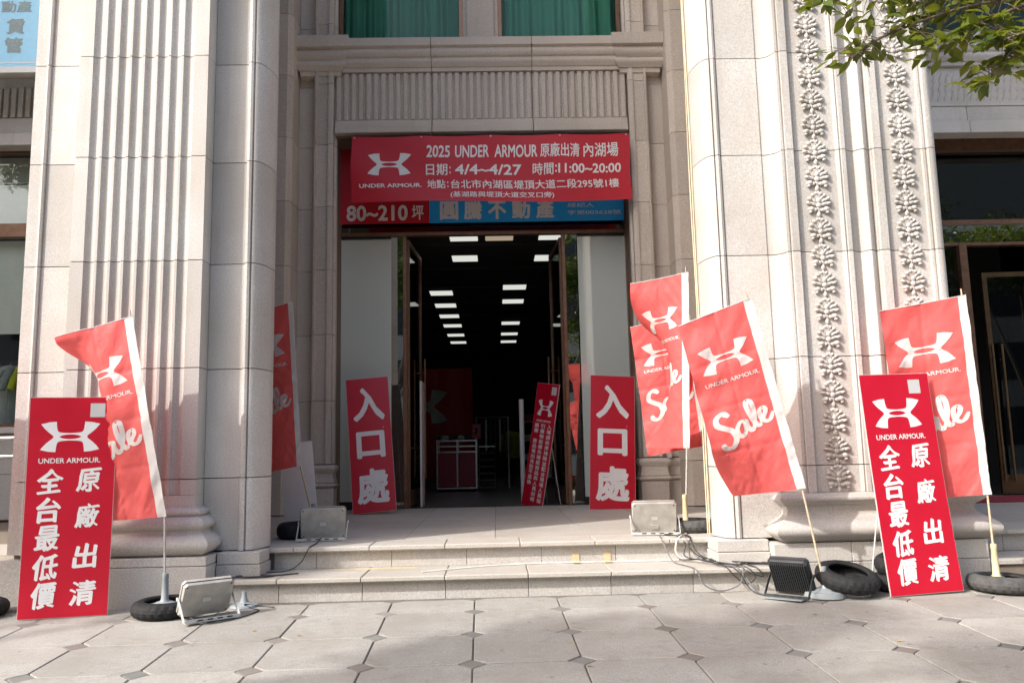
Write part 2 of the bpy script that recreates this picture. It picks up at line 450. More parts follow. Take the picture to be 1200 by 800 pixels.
# ---------------------------------------------------------------- steps and landing
steps = MB().box(-1.93, 2.02, 5.96, 6.42, -.1, .118).box(-2.7, 2.5, 6.40, 10.62, -.1, .284).build('entrance_steps', 'mortar'); steps['kind'] = 'structure'
LZ, S1 = .32, .155
def row(x0, x1, step, off=0):
    xs = [x0]; x = x0+step-off
    while x < x1-.05: xs.append(x); x += step
    return list(zip(xs, xs[1:]+[x1]))
for a, b in row(-1.93, 2.02, .585, .2):
    MB().box(a+.002, b-.002, 5.945, 5.975, -.06, S1-.034).build('riser_slab', 'stone', steps, bevel=.002)
    MB().box(a+.002, b-.002, 5.885, 6.41, S1-.034, S1).build('tread_slab', 'stone_floor', steps, bevel=.006)
for a, b in row(-1.70, 1.72, .57, .25):
    MB().box(a+.002, b-.002, 6.395, 6.425, S1, LZ-.036).build('riser_slab', 'stone', steps, bevel=.002)
for a, b in row(-1.86, 1.80, .57, .25):
    MB().box(a+.002, b-.002, 6.335, 6.72, LZ-.036, LZ).build('tread_slab', 'stone_floor', steps, bevel=.006)
for jx, (a, b) in enumerate(row(-2.68, 2.48, .74, .3)):
    y = 6.722
    while y < 10.55:
        y2 = min(y+.98, 10.6)
        MB().box(a+.0015, b-.0015, y+.0015, y2-.0015, LZ-.036, LZ).build('floor_slab', 'stone_floor', steps, bevel=.0015)
        y = y2

# ================================================================== BUILDING
bld = thing('commercial_building', 'grey granite commercial building with carved piers round a deep shop entrance', 'building')
JZ = [.855+.807*k for k in range(-1, 9)]
def courses(z0, z1):
    zs = [z0]+[z for z in JZ if z0+.12 < z < z1-.05]+[z1]
    return list(zip(zs, zs[1:]))
g = .0065
# ---- left fluted pier
pier = MB().prism([(-3.54, 6.20), (-3.14, 6.20), (-3.14, 6.03), (-2.17, 6.03), (-2.17, 6.20), (-1.86, 6.20), (-1.86, 6.65), (-3.54, 6.65)], 0, 13)
pier.box(-3.54, -2.72, 6.655, 9.7, 0, 13)
pier = pier.build('fluted_pier', 'mortar', bld)
fl = [(-3.145, 6.185), (-3.145, 6.0)]
nf, fx0, fx1 = 8, -3.055, -2.265
pitch = (fx1-fx0)/nf
for k in range(nf):
    a = fx0+k*pitch+.010; b = fx0+(k+1)*pitch-.010; c_, r_ = (a+b)/2, (b-a)/2
    fl += [(c_-r_*math.cos(t), 6.0+r_*.70*math.sin(t)) for t in [math.pi*i/9 for i in range(10)]]
fl += [(-2.165, 6.0), (-2.165, 6.185)]
fl_full = [(-3.145, 6.185), (-3.145, 6.0), (-2.165, 6.0), (-2.165, 6.185)]
corner = [(-1.893, 6.20), (-1.893, 6.135), (-1.885, 6.122), (-1.868, 6.115), (-1.852, 6.122), (-1.848, 6.145), (-1.842, 6.150), (-1.838, 6.128)]
corner += [(-1.838+.098*math.sin(t), 6.128+.30*(1-math.cos(t))) for t in [math.pi/2*i/7 for i in range(1, 8)]]
corner += [(-1.835, 6.66), (-1.87, 6.66), (-1.87, 6.20)]
edge = [(-3.565, 6.65), (-3.565, 6.15), (-3.475, 6.15), (-3.470, 6.135), (-3.455, 6.130), (-3.442, 6.137), (-3.440, 6.19), (-3.52, 6.19), (-3.52, 6.65)]
plain_l = [(-3.438, 6.19), (-3.438, 6.155), (-3.147, 6.155), (-3.147, 6.19)]
strip_l = [(-2.162, 6.20), (-2.162, 6.165), (-1.895, 6.165), (-1.895, 6.20)]
for (z0, z1) in courses(.33, 7.4):
    for poly, m_ in ((edge, 'stone'), (plain_l, 'stone'), (strip_l, 'stone'), (corner, 'stone')):
        MB().prism(poly, z0+g/2, z1-g/2).build('stone_block', m_, pier, smooth=30)
    if z1 < .9:      # flutes die out in half-rounds above the base
        MB().prism(fl_full, .66, .742).prism(fl, .744, z1-g/2).build('fluted_block', 'stone', pier, smooth=30)
    else:
        MB().prism(fl, z0+g/2, z1-g/2).build('fluted_block', 'stone', pier, smooth=30)
def arc(o0, z0, z1, bulge, n=7):
    return [(o0+bulge*math.sin(math.pi*i/n), z0+(z1-z0)*i/n) for i in range(n+1)]
def base_prof(s=1):
    return [(-.02, .325)]+arc(.085*s, .33, .475, .062*s)+[(.07*s, .478), (.062*s, .492)]+arc(.058*s, .498, .585, .042*s)+[(.05*s, .59)]+arc(.03*s, .598, .645, .022*s, 5)+[(.012, .650), (.01, .662), (-.02, .662)]
bp = [(-3.145, 6.16), (-3.145, 6.0), (-2.165, 6.0), (-2.165, 6.165)]
MB().sweep(bp, base_prof()).build('base_moulding', 'stone', pier, smooth=40)
MB().sweep(bp, [(-.02, .262), (.135, .262), (.135, .322), (-.02, .322)]).build('plinth_course', 'stone', pier, bevel=.004)
for a, b in ((-3.285, -2.72), (-2.716, -2.025)):
    MB().box(a, b, 5.86, 6.165, -.06, .258).build('plinth_block', 'stone', pier, bevel=.004)
MB().box(-3.60, -3.29, 6.03, 6.6, -.06, .30).build('plinth_block', 'stone', pier, bevel=.004)
MB().box(-2.02, -1.715, 6.06, 6.32, .243, .326).build('plinth_block', 'stone', pier, bevel=.004)
MB().box(-2.02, -1.705, 6.045, 6.32, .158, .239).build('plinth_block', 'stone', pier, bevel=.004)

# ---- right carved pier
cp = MB().prism([(1.80, 6.23), (2.13, 6.23), (2.17, 6.20), (3.44, 6.20), (3.455, 6.23), (3.46, 6.66), (1.80, 6.66)], 0, 13)
cp.box(2.53, 3.46, 6.655, 9.7, 0, 13)
cp = cp.build('carved_pier', 'mortar', bld)
cornerR = [(2*-.028-x+.0, y+.02) for x, y in corner][::-1]
cornerR = [(x-.025, y) for x, y in cornerR]
strip_r = [(1.815, 6.22), (1.815, 6.152), (2.132, 6.152), (2.132, 6.22)]
def rollp(x0, x1, y0, h, n=6): return [(x0+(x1-x0)*i/n, y0-h*math.sin(math.pi*i/n)) for i in range(n+1)]
carved = [(2.135, 6.23), (2.135, 6.16)]
carved += [(2.135+.12*math.sin(t), 6.045+.115*math.cos(t)) for t in [math.pi/2*i/6 for i in range(1, 7)]]
carved += [(2.275, 6.045), (2.277, 6.055), (2.287, 6.055), (2.289, 6.03), (2.345, 6.03), (2.352, 6.04), (2.358, 6.066)]
carved += [(2.685, 6.066), (2.690, 6.05), (2.705, 6.042), (2.72, 6.05), (2.724, 6.04), (2.755, 6.04), (2.76, 6.06)]
carved += [(2.765+.075*i/4, 6.05+.045*math.sin(math.pi/2*i/4)) for i in range(1, 5)]
carved += rollp(2.845, 2.955, 6.085, .045)
carved += [(2.96, 6.05), (2.972, 6.05), (2.974, 6.03), (3.035, 6.03), (3.042, 6.04), (3.048, 6.066)]
carved += [(3.36, 6.066), (3.365, 6.05), (3.385, 6.05), (3.40, 6.062), (3.404, 6.03), (3.425, 6.03)]
carved += [(3.425+.065*math.sin(t), 6.03+.10*(1-math.cos(t))) for t in [math.pi/2*i/5 for i in range(1, 6)]]
carved += [(3.49, 6.64), (3.46, 6.64), (3.46, 6.23)]
for (z0, z1) in courses(.33, 7.4):
    MB().prism(cornerR, z0+g/2, z1-g/2).build('stone_block', 'stone', cp, smooth=30)
    MB().prism(strip_r, z0+g/2, z1-g/2).build('stone_block', 'stone', cp, smooth=30)
    zz = max(z0, .655)
    MB().prism(carved, zz+g/2, z1-g/2).build('carved_block', 'stone', cp, smooth=25)
bq = [(2.16, 6.2), (2.16, 6.08), (3.46, 6.08), (3.46, 6.4)]
MB().sweep(bq, [(-.03, .305)]+arc(.085, .31, .475, .085)+[(.075, .48), (.05, .50), (.04, .53), (.05, .56), (.075, .575)]+arc(.075, .578, .65, .035, 5)+[(.06, .655), (-.03, .657)]).build('base_moulding', 'stone', cp, smooth=40)
for a, b in ((1.985, 2.55), (2.554, 3.12), (3.124, 3.55)):
    MB().box(a, b, 5.99, 6.2, .17, .303).build('plinth_block', 'stone', cp, bevel=.004)
    MB().box(a, b, 5.985, 6.2, -.06, .166).build('plinth_block', 'stone', cp, bevel=.004)
MB().box(3.40, 3.55, 6.205, 6.64, -.06, .303).build('plinth_block', 'stone', cp, bevel=.004)
MB().box(1.60, 1.98, 6.08, 6.36, .243, .326).build('plinth_block', 'stone', cp, bevel=.004)
MB().box(1.595, 1.98, 6.06, 6.36, .158, .239).build('plinth_block', 'stone', cp, bevel=.004)

# carved acanthus units
lf = MB()
lf.ball((0, -.014, 0), (.012, .018, .105), nu=8, nv=6)
lf.ball((0, -.026, -.020), (.019, .018, .022)); lf.ball((0, -.026, .022), (.016, .018, .024)); lf.ball((0, -.020, .075), (.012, .016, .026))
for sx in (-1, 1):
    for k, (ang, ln, rw, oz) in enumerate(((14, .052, .015, .034), (31, .066, .018, .012), (48, .072, .019, -.008), (66, .066, .019, -.024))):
        d = Vector((sx*math.sin(R(ang)), 0, math.cos(R(ang))))
        rm = Vector((0, 0, 1)).rotation_difference(d).to_matrix()
        lf.ball(Vector((0, -.012, oz))+d*ln*.62, (rw*.78, .022, ln*.56), rm)
        lf.ball(Vector((sx*.003, -.026, oz-.007))+d*ln*1.04, (rw*.70, .020, rw*.95), rm)
    lf.ball((sx*.050, -.024, -.052), (.022, .026, .020), rotm(0, sx*25, 0), 9, 6); lf.ball((sx*.024, -.020, -.058), (.020, .020, .016), rotm(0, sx*35, 0))
    lf.ball((sx*.056, -.026, -.078), (.013, .020, .012))
lf.ball((0, -.016, -.095), (.015, .018, .026))
lf_me = lf.mesh('leaf_ornament', 'stone', smooth=180)
for bx_ in (2.522, 3.204):
    for k in range(24):
        link('leaf_ornament', lf_me, cp, (bx_, 6.070, .765+.2085*k), (0, random.uniform(-.03, .03), random.uniform(-.05, .05)), (1.16, .78, .95))

# ---- back wall of the recess with pilasters
wall = MB().box(-2.72, -1.98, 10.08, 10.5, 0, 13).box(1.77, 2.55, 10.08, 10.5, 0, 13).box(-2.72, -2.47, 9.70, 10.1, 0, 13).box(2.26, 2.55, 9.70, 10.1, 0, 13).box(-1.98, 1.77, 10.06, 10.45, 5.0, 6.28).box(-1.98, 1.77, 10.1, 10.5, 8.2, 13).build('recess_wall', 'mortar', bld)
XC = -.105
def mir(p): return [(2*XC-x, y) for x, y in p][::-1]
jamb = [(-2.715, 9.73), (-2.715, 9.655), (-2.505, 9.655), (-2.445, 9.715), (-2.445, 10.06), (-2.50, 10.06), (-2.50, 9.73)]
strip_b = [(-2.443, 10.07), (-2.443, 10.045), (-2.232, 10.045), (-2.232, 10.07)]
pil = [(-2.23, 10.08), (-2.23, 9.925), (-2.218, 9.912), (-2.195, 9.91), (-2.19, 9.935), (-2.055, 9.935), (-2.05, 9.91), (-2.01, 9.912), (-1.985, 9.925), (-1.985, 10.0), (-1.955, 10.01), (-1.955, 10.08)]
for (z0, z1) in courses(.33, 8.2):
    for poly, zl in ((jamb, 0), (strip_b, .9), (pil, .9)):
        a, b = max(z0, zl), z1
        if b-a < .05: continue
        for pp in (poly, mir(poly)):
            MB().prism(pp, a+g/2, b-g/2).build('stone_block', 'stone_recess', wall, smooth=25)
for sgn in (0, 1):
    path = [(-2.46, 10.05), (-2.25, 10.05), (-2.25, 9.90), (-1.965, 9.90), (-1.965, 10.08)] if not sgn else [(2*XC+1.965, 10.08), (2*XC+1.965, 9.90), (2*XC+2.25, 9.90), (2*XC+2.25, 10.05), (2*XC+2.46, 10.05)]
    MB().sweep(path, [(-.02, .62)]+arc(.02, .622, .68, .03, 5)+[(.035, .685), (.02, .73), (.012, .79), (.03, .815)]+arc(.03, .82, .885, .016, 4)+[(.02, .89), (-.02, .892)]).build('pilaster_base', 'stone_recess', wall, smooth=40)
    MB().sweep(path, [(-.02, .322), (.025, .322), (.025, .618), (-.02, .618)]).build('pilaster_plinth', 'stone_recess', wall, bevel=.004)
# entablature over the door
ent = MB().box(-1.97, 1.78, 10.0, 10.07, 5.0, 6.25).build('entablature', 'mortar', bld)
for a, b in ((-1.97, -.742), (-.738, .548), (.552, 1.76)):
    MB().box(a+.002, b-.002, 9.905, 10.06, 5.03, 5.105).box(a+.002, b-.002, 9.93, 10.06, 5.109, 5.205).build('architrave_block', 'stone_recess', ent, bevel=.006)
    fr = MB().box(a+.002, b-.002, 9.985, 10.06, 5.21, 5.845)
    n = round((b-a)/.094); w_ = (b-a)/n
    for i in range(n):
        fr.box(a+(i+.20)*w_, a+(i+.80)*w_, 9.942, 9.986, 5.215, 5.835)
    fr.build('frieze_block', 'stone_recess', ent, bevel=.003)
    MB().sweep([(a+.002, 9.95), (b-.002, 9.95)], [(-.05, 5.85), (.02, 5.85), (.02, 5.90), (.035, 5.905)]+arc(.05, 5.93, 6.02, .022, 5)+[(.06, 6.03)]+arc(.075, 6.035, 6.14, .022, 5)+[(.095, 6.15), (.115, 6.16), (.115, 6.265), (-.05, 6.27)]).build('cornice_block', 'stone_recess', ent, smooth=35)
for (a, b) in ((-2.43, -1.87), (2*XC+1.87, 2*XC+2.43)):
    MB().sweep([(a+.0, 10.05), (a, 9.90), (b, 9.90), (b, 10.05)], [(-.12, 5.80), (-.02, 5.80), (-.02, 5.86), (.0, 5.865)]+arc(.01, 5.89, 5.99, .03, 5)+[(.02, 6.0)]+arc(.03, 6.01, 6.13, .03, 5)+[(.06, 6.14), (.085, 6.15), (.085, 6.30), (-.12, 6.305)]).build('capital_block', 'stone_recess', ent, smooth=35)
# upper windows
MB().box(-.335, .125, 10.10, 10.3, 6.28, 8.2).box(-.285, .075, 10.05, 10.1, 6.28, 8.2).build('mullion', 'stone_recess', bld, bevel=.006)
for a, b in ((-1.955, -.335), (.125, 1.745)):
    w_ = MB().box(a, a+.05, 10.12, 10.2, 6.28, 8.2).box(b-.05, b, 10.12, 10.2, 6.28, 8.2).box(a+.05, b-.05, 10.12, 10.2, 6.28, 6.315).build('window_frame', 'bronze', bld)
    MB().box(a+.05, b-.05, 10.15, 10.162, 6.315, 8.2).build('pane', 'glass_green', w_)
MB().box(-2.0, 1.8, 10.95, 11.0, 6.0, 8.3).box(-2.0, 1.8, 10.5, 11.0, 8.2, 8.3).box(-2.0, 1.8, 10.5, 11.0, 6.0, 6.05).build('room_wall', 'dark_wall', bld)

# ---- entrance: bronze frame, sidelights, doors
DY = 10.5
frm = MB()
for a, b in ((-2.06, -1.985), (1.745, 1.83)): frm.box(a, b, DY-.10, DY+.06, LZ, 5.03)
frm.box(-1.985, 1.745, DY-.05, DY+.05, 3.835, 3.885)
frm.box(-1.985, 1.745, DY-.05, DY+.05, LZ, LZ+.05) if False else None
frm = frm.build('entrance_frame', 'bronze', bld, bevel=.005)
for (a, b) in ((-1.985, -1.33), (1.115, 1.745)):
    MB().box(a, b, DY-.02, DY+.02, 3.80, 3.835).build('sidelight_rail', 'dark_metal', bld)
    s_ = MB().box(a, b, DY-.03, DY+.03, LZ, LZ+.10).build('sidelight_rail', 'dark_metal', bld)
    MB().box(a+.004, b, DY-.006, DY+.006, LZ+.10, 3.80).build('pane', 'frosted', s_)
for (a, b, p0, p1) in ((-1.33, -1.165, -1.175, -1.125), (.955, 1.115, .905, .955)):
    s_ = MB().box(p0, p1, DY-.04, DY+.05, LZ, 3.835).build('door_post', 'bronze', bld, bevel=.004)
    MB().box(min(a, b), max(a, b)-.012, DY-.005, DY+.005, LZ+.02, 3.83).build('pane', 'glass_mirror', s_)
tr = MB().box(-1.985, 1.745, DY-.02, DY+.02, 4.98, 5.03).build('transom_rail', 'bronze', bld)
for a, b in row(-1.985, 1.745, 1.244): MB().box(a+.003, b-.003, DY-.006, DY+.006, 3.885, 4.98).build('pane', 'glass_mirror', tr)
def door(hx, hy, ang, label, hand, z1=3.80, w=1.02, mat='bronze'):
    # leaf in local x from hinge; rotated inward
    d = MB().box(0, .055, -.022, .022, LZ+.012, z1).box(w-.055, w, -.022, .022, LZ+.012, z1).box(.055, w-.055, -.022, .022, LZ+.012, LZ+.22).box(.055, w-.055, -.022, .022, z1-.07, z1).build('door', mat, bld, bevel=.003)
    d.location = (hx, hy, 0); d.rotation_euler = (0, 0, ang)
    MB().box(.055, w-.055, -.005, .005, LZ+.22, z1-.07).build('pane', 'glass', d)
    for sy in (-1, 1):
        MB().tube([(w-.10, sy*.075, LZ+.35), (w-.10, sy*.075, LZ+2.0)], .016, 10).tube([(w-.10, 0, LZ+.55), (w-.10, sy*.075, LZ+.55)], .009, 6).tube([(w-.10, 0, LZ+1.8), (w-.10, sy*.075, LZ+1.8)], .009, 6).build('handle', mat, d, smooth=40)
    return d
door(-1.12, DY+.03, R(86), '', 1); door(.90, DY+.03, R(94), '', -1)

# ---- shop interior
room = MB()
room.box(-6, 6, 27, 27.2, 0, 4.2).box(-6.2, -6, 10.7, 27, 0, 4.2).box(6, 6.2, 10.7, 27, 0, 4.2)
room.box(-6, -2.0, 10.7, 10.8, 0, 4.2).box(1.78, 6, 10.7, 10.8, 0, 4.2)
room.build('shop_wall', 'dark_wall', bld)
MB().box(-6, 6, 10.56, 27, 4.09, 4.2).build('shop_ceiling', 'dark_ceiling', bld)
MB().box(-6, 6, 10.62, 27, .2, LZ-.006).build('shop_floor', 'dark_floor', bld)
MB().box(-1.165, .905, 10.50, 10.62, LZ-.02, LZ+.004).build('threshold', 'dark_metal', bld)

# ---- left bay
lb = MB().box(-9, -3.6, 10.1, 10.5, 5.05, 13).box(-9, -3.6, 10.0, 10.5, 0, 1.40).box(-9, -7.6, 10.0, 10.5, 1.4, 5.05).box(-9, -3.6, 6.5, 10.0, -.1, .30).build('left_bay_wall', 'mortar', bld)
def bay_ent(x0, x1, leafy, par):
    for a, b in row(x0, x1, 1.28):
        MB().box(a+.002, b-.002, 9.905, 10.12, 4.93, 5.09).build('architrave_block', 'stone', par, bevel=.006)
        MB().box(a+.002, b-.002, 9.95, 10.12, 5.094, 5.30).build('architrave_block', 'stone', par, bevel=.006)
        fr = MB().box(a+.002, b-.002, 9.985, 10.12, 5.36 if leafy else 5.304, 5.845)
        if leafy:
            fr.box(a+.002, b-.002, 9.94, 10.1, 5.304, 5.356)
            n = int((b-a)/.085)
            for i in range(n):
                xx = a+(i+.5)*(b-a)/n
                for k in range(3):
                    fr.ball((xx+.016*k-.016, 9.985, 5.46+.12*k), (.016, .022, .085), rotm(0, 22, 0), 6, 4)
        else:
            n = round((b-a)/.094); w_ = (b-a)/n
            for i in range(n): fr.box(a+(i+.2)*w_, a+(i+.8)*w_, 9.942, 9.986, 5.31, 5.70)
        fr.build('frieze_block', 'stone', par, smooth=40 if leafy else None)
        MB().sweep([(a+.002, 9.95), (b-.002, 9.95)], [(-.05, 5.85), (.02, 5.85), (.02, 5.90), (.035, 5.905)]+arc(.05, 5.93, 6.02, .022, 5)+[(.06, 6.03)]+arc(.075, 6.035, 6.14, .022, 5)+[(.115, 6.16), (.115, 6.265), (-.05, 6.27)]).build('cornice_block', 'stone', par, smooth=35)
bay_ent(-8.9, -3.6, False, lb)
for a, b in row(-8.9, -3.6, 1.2, .3):
    MB().box(a+.002, b-.002, 9.955, 10.01, .33, .86).build('stone_block', 'stone', lb, bevel=.004)
    MB().box(a+.002, b-.002, 9.955, 10.01, .864, 1.34).build('stone_block', 'stone', lb, bevel=.004)
    MB().box(a+.002, b-.002, 9.88, 10.15, 1.344, 1.42).build('sill_block', 'stone', lb, bevel=.006)
    MB().box(a+.002, b-.002, 6.42, 7.2, .26, .315).build('floor_slab', 'stone_floor', lb, bevel=.004)
    MB().box(a+.002, b-.002, 6.46, 6.5, -.1, .256).build('riser_slab', 'stone', lb, bevel=.004)
lw_ = MB().box(-7.6, -3.6, 10.18, 10.3, 4.93, 5.05).box(-7.6, -3.6, 10.18, 10.3, 3.83, 4.0).box(-7.6, -3.6, 10.18, 10.3, 1.42, 1.47)
for x in (-7.55, -4.2): lw_.box(x-.05, x+.05, 10.18, 10.3, 1.47, 5.0)
lw_ = lw_.build('window_frame', 'bronze', bld)
MB().box(-7.5, -4.25, 10.235, 10.245, 1.47, 3.83).build('pane', 'glass_clear', lw_); MB().box(-7.5, -4.25, 10.235, 10.245, 4.0, 4.93).build('pane', 'glass_clear', lw_)
MB().box(-9, -3.6, 12.5, 12.6, 0, 5.1).box(-9, -3.6, 10.3, 12.6, 5.05, 5.1).box(-9, -3.6, 10.3, 12.6, .9, 1.0).build('shop_wall', 'dark_wall', bld)

for (z0, z1) in courses(.33, 12.5):  # unseen far-left pier, added to keep the left bay in shade
    MB().box(-11.4, -9.1, 6.05, 6.66, z0+g/2, z1-g/2).build('stone_block', 'stone', lb, bevel=.004)
MB().box(-11.2, -9.3, 6.66, 9.0, 0, 12.5).build('shade_wall', 'stone', lb)  # return of the added pier, also there to hold off the sun
# ---- right bay
rb = MB().box(3.55, 9, 10.1, 10.5, 5.05, 6.28).box(3.55, 9, 10.3, 10.5, 8.2, 13).box(3.6, 9, 6.48, 10.6, -.1, .29).box(3.6, 9, 6.0, 6.5, -.1, .12).build('right_bay_wall', 'mortar', bld)
bay_ent(3.6, 8.9, True, rb)
for a, b in row(3.56, 8.9, .585, .2):
    MB().box(a+.002, b-.002, 6.40, 7.0, .29, LZ).build('floor_slab', 'stone_floor', rb, bevel=.004)
    MB().box(a+.002, b-.002, 6.46, 6.49, .155, .286).build('riser_slab', 'stone', rb, bevel=.002)
    MB().box(a+.002, b-.002, 5.98, 6.45, .12, S1).build('tread_slab', 'stone_floor', rb, bevel=.004)
    MB().box(a+.002, b-.002, 6.02, 6.05, -.1, .118).build('riser_slab', 'stone', rb, bevel=.002)
    y = 7.003
    while y < 10.5:
        MB().box(a+.002, b-.002, y, min(y+.85, 10.5)-.003, .29, LZ).build('floor_slab', 'stone_dark', rb, bevel=.002); y += .85
rw = MB().box(3.6, 9, 10.4, 10.6, 4.88, 5.05).box(3.6, 9, 10.44, 10.56, 3.88, 3.93).box(3.6, 9, 10.44, 10.56, 3.58, 3.62)
for x in (4.3, 6.22, 8.6): rw.box(x-.05, x+.05, 10.42, 10.58, LZ, 3.6)
rw = rw.build('entrance_frame', 'bronze', bld)
MB().box(3.6, 9, 10.495, 10.505, 3.93, 4.88).build('pane', 'glass_dark', rw)
MB().box(3.6, 9, 10.495, 10.505, 3.62, 3.88).build('pane', 'glass_mirror', rw)
MB().box(4.35, 6.17, 10.495, 10.505, LZ, 3.58).build('pane', 'glass_dark', rw)
MB().box(3.6, 9, 10.3, 10.32, 6.28, 8.2).build('pane', 'glass_green', rw)
dd = MB().box(0, .06, -.02, .02, LZ+.02, 3.2).box(1.1, 1.16, -.02, .02, LZ+.02, 3.2).box(.06, 1.1, -.02, .02, LZ+.02, .58).box(.06, 1.1, -.02, .02, 3.14, 3.2).build('door', 'brass', bld)
dd.location = (6.42, 10.42, 0); dd.rotation_euler = (0, 0, R(-4))
MB().box(.06, 1.1, -.005, .005, .58, 3.14).build('pane', 'glass_dark', dd)
for sx, sy in ((.02, -.07), (.14, -.07)): MB().tube([(sx, sy, .5), (sx, sy, 2.25)], .017, 10).tube([(sx, 0, .7), (sx, sy, .7)], .01, 6).tube([(sx, 0, 2.05), (sx, sy, 2.05)], .01, 6).build('handle', 'brass', dd, smooth=40)
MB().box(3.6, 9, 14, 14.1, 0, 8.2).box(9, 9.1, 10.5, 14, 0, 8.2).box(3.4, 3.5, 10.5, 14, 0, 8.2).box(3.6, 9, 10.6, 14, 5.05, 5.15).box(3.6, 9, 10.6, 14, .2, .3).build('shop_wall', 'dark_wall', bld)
# mass of the building above and beside
MB().box(-30, -9, 9.0, 30, -.3, 16).box(9, 30, 9.0, 30, -.3, 16).box(-9, 9, 11.05, 30, 8.3, 16).box(-9, -3.6, 10.5, 11.05, 13, 16).box(-9, -3.6, 12.6, 30, 0, 8.3).build('upper_storeys', 'stone', bld)

# ================================================================== PRINTED THINGS
def bow(x, y, w, h, a, tw): return a*math.sin(math.pi*y/h)+tw*(x/w-.5)*(y/h)
def onboard(w, h, a, tw): return lambda x, y, l=0: (x, bow(x, y, w, h, a, tw)-.0009-l, y)
def bent(w, h, y0, y1, a, tw, i=0., n=24):
    vs = []
    for k in range(n+1):
        z = i+(h-2*i)*k/n
        for x, y in ((i, y0), (w-i, y0), (w-i, y1), (i, y1)): vs.append((x, y+bow(x, z, w, h, a, tw), z))
    fs = [(3, 2, 1, 0), tuple(4*n+q for q in range(4))]+[(4*k+q, 4*k+(q+1) % 4, 4*k+4+(q+1) % 4, 4*k+4+q) for k in range(n) for q in range(4)]
    return MB().add(vs, fs)
def easel(th, w, h, back=.38, zt=.62):
    MB().tube([(w*.18, .012, h*zt), (w*.18, back, .006)], .005, 6).tube([(w*.82, .012, h*zt), (w*.82, back, .006)], .005, 6).tube([(w*.18, back, .006), (w*.82, back, .006)], .004, 6).tube([(w*.18, back, .006), (w*.18, .01, .02)], .004, 6).build('easel', 'white_wire', th)
def board(name, label, w, h, loc, rot, group, a=.010, tw=.012, stand=True):
    th = thing(name, label, 'sign', loc, rot, group)
    bent(w, h, .0012, .011, a, tw).build('backing', 'board_edge', th)
    bent(w, h, 0, .001, a, tw, .003).build('panel', 'sign_red', th, smooth=30)
    if stand: easel(th, w, h)
    return th
def sale_board(label, w, h, loc, rot):
    th = board('sale_sign', label, w, h, loc, rot, 'tall red sale boards on the pavement')
    fn = onboard(w, h, .010, .012)
    lo = MB(); put(lo, logo2d(.475*w, h*(1-.185), .345*w), fn); lo.build('logo', 'white_print', th)
    te = MB(); put(te, text2d('UNDER ARMOUR.', .48*w, h*(1-.295), w=.70*w, h=.024*h, bold=.018), fn); te.build('lettering', 'white_print', th)
    for ch, cy, s in zip('全台最低價', (.39, .52, .645, .775, .90), (.30, .28, .28, .29, .28)):
        te = MB(); put(te, text2d(ch, .275*w, h*(1-cy), w=s*w, h=.118*h, bold=.026, brush=.10), fn); te.build('character', 'white_print', th)
    for ch, cy, s in zip('原廠出清', (.385, .55, .73, .895), (.29, .28, .28, .30)):
        te = MB(); put(te, text2d(ch, .71*w, h*(1-cy), w=s*w, h=.112*h, bold=.026, brush=.10), fn); te.build('character', 'white_print', th)
    MB().add([fn(x_*w, y_*h) for x_, y_ in ((.69, .905), (.86, .905), (.86, .97), (.69, .97))], [(0, 1, 2, 3)]).build('patch', 'pale_patch', th)
    return th
sale_board('tall red sale board with white characters at the left, before the fluted pier', .545, 1.445, (-3.128, 5.545, -.012), (R(-1), 0, R(11)))
sale_board('tall red sale board leaning before the carved pier at the right', .55, 1.50, (2.615, 5.575, -.012), (R(-4.5), R(-1.5), R(9)))
def enter_board(label, w, h, loc, rot):
    th = board('entrance_sign', label, w, h, loc, rot, 'red entrance boards beside the doors')
    for ch, cy in zip('入口處', (.20, .505, .81)):
        te = MB(); put(te, text2d(ch, .50*w, h*(1-cy), w=.74*w if ch != '口' else .66*w, h=.255*h if ch != '口' else .20*h, bold=.034), onboard(w, h, .010, .012)); te.build('character', 'white_print', th)
enter_board('red entrance board with three white characters left of the open doors', .505, 1.60, (-1.665, 9.62, LZ+.004), (R(-9), R(-4.6), R(2)))
enter_board('red entrance board with three white characters right of the open doors', .535, 1.60, (1.067, 9.60, LZ+.004), (R(-9), R(3.2), R(-1)))
th = board('notice_board', 'narrow red notice board turned sideways on a wire easel in the doorway', .47, 1.60, (.31, 10.86, LZ+.004), (R(-6), R(8), R(-58)), 'red boards at the doors')
w, h = .47, 1.60; fn = onboard(w, h, .010, .012)
lo = MB(); put(lo, logo2d(.5*w, h*.80, .36*w, squash=1.15), fn); lo.build('logo', 'white_print', th)
te = MB(); put(te, text2d('UNDER ARMOUR', .5*w, h*.695, w=.66*w, h=.016*h, bold=.015), fn); te.build('lettering', 'white_print', th)
for cx, s in ((.80, '入場請依序排隊並配合現場人員指'), (.50, '引購物前請先確認商品與人員結帳'), (.22, '謝謝．商品售出後恕不退換')):
    te = MB()
    for k, ch in enumerate(s[:15]):
        if ch != '．': put(te, text2d(ch, cx*w, h*(.655-.042*k), w=.19*w, h=.036*h, bold=.02), fn)
    te.build('lettering', 'white_print', th)
MB().add([fn(x_*w, y_*h) for x_, y_ in ((.70, .91), (.92, .91), (.92, .975), (.70, .975))], [(0, 1, 2, 3)]).build('patch', 'pale_patch', th)

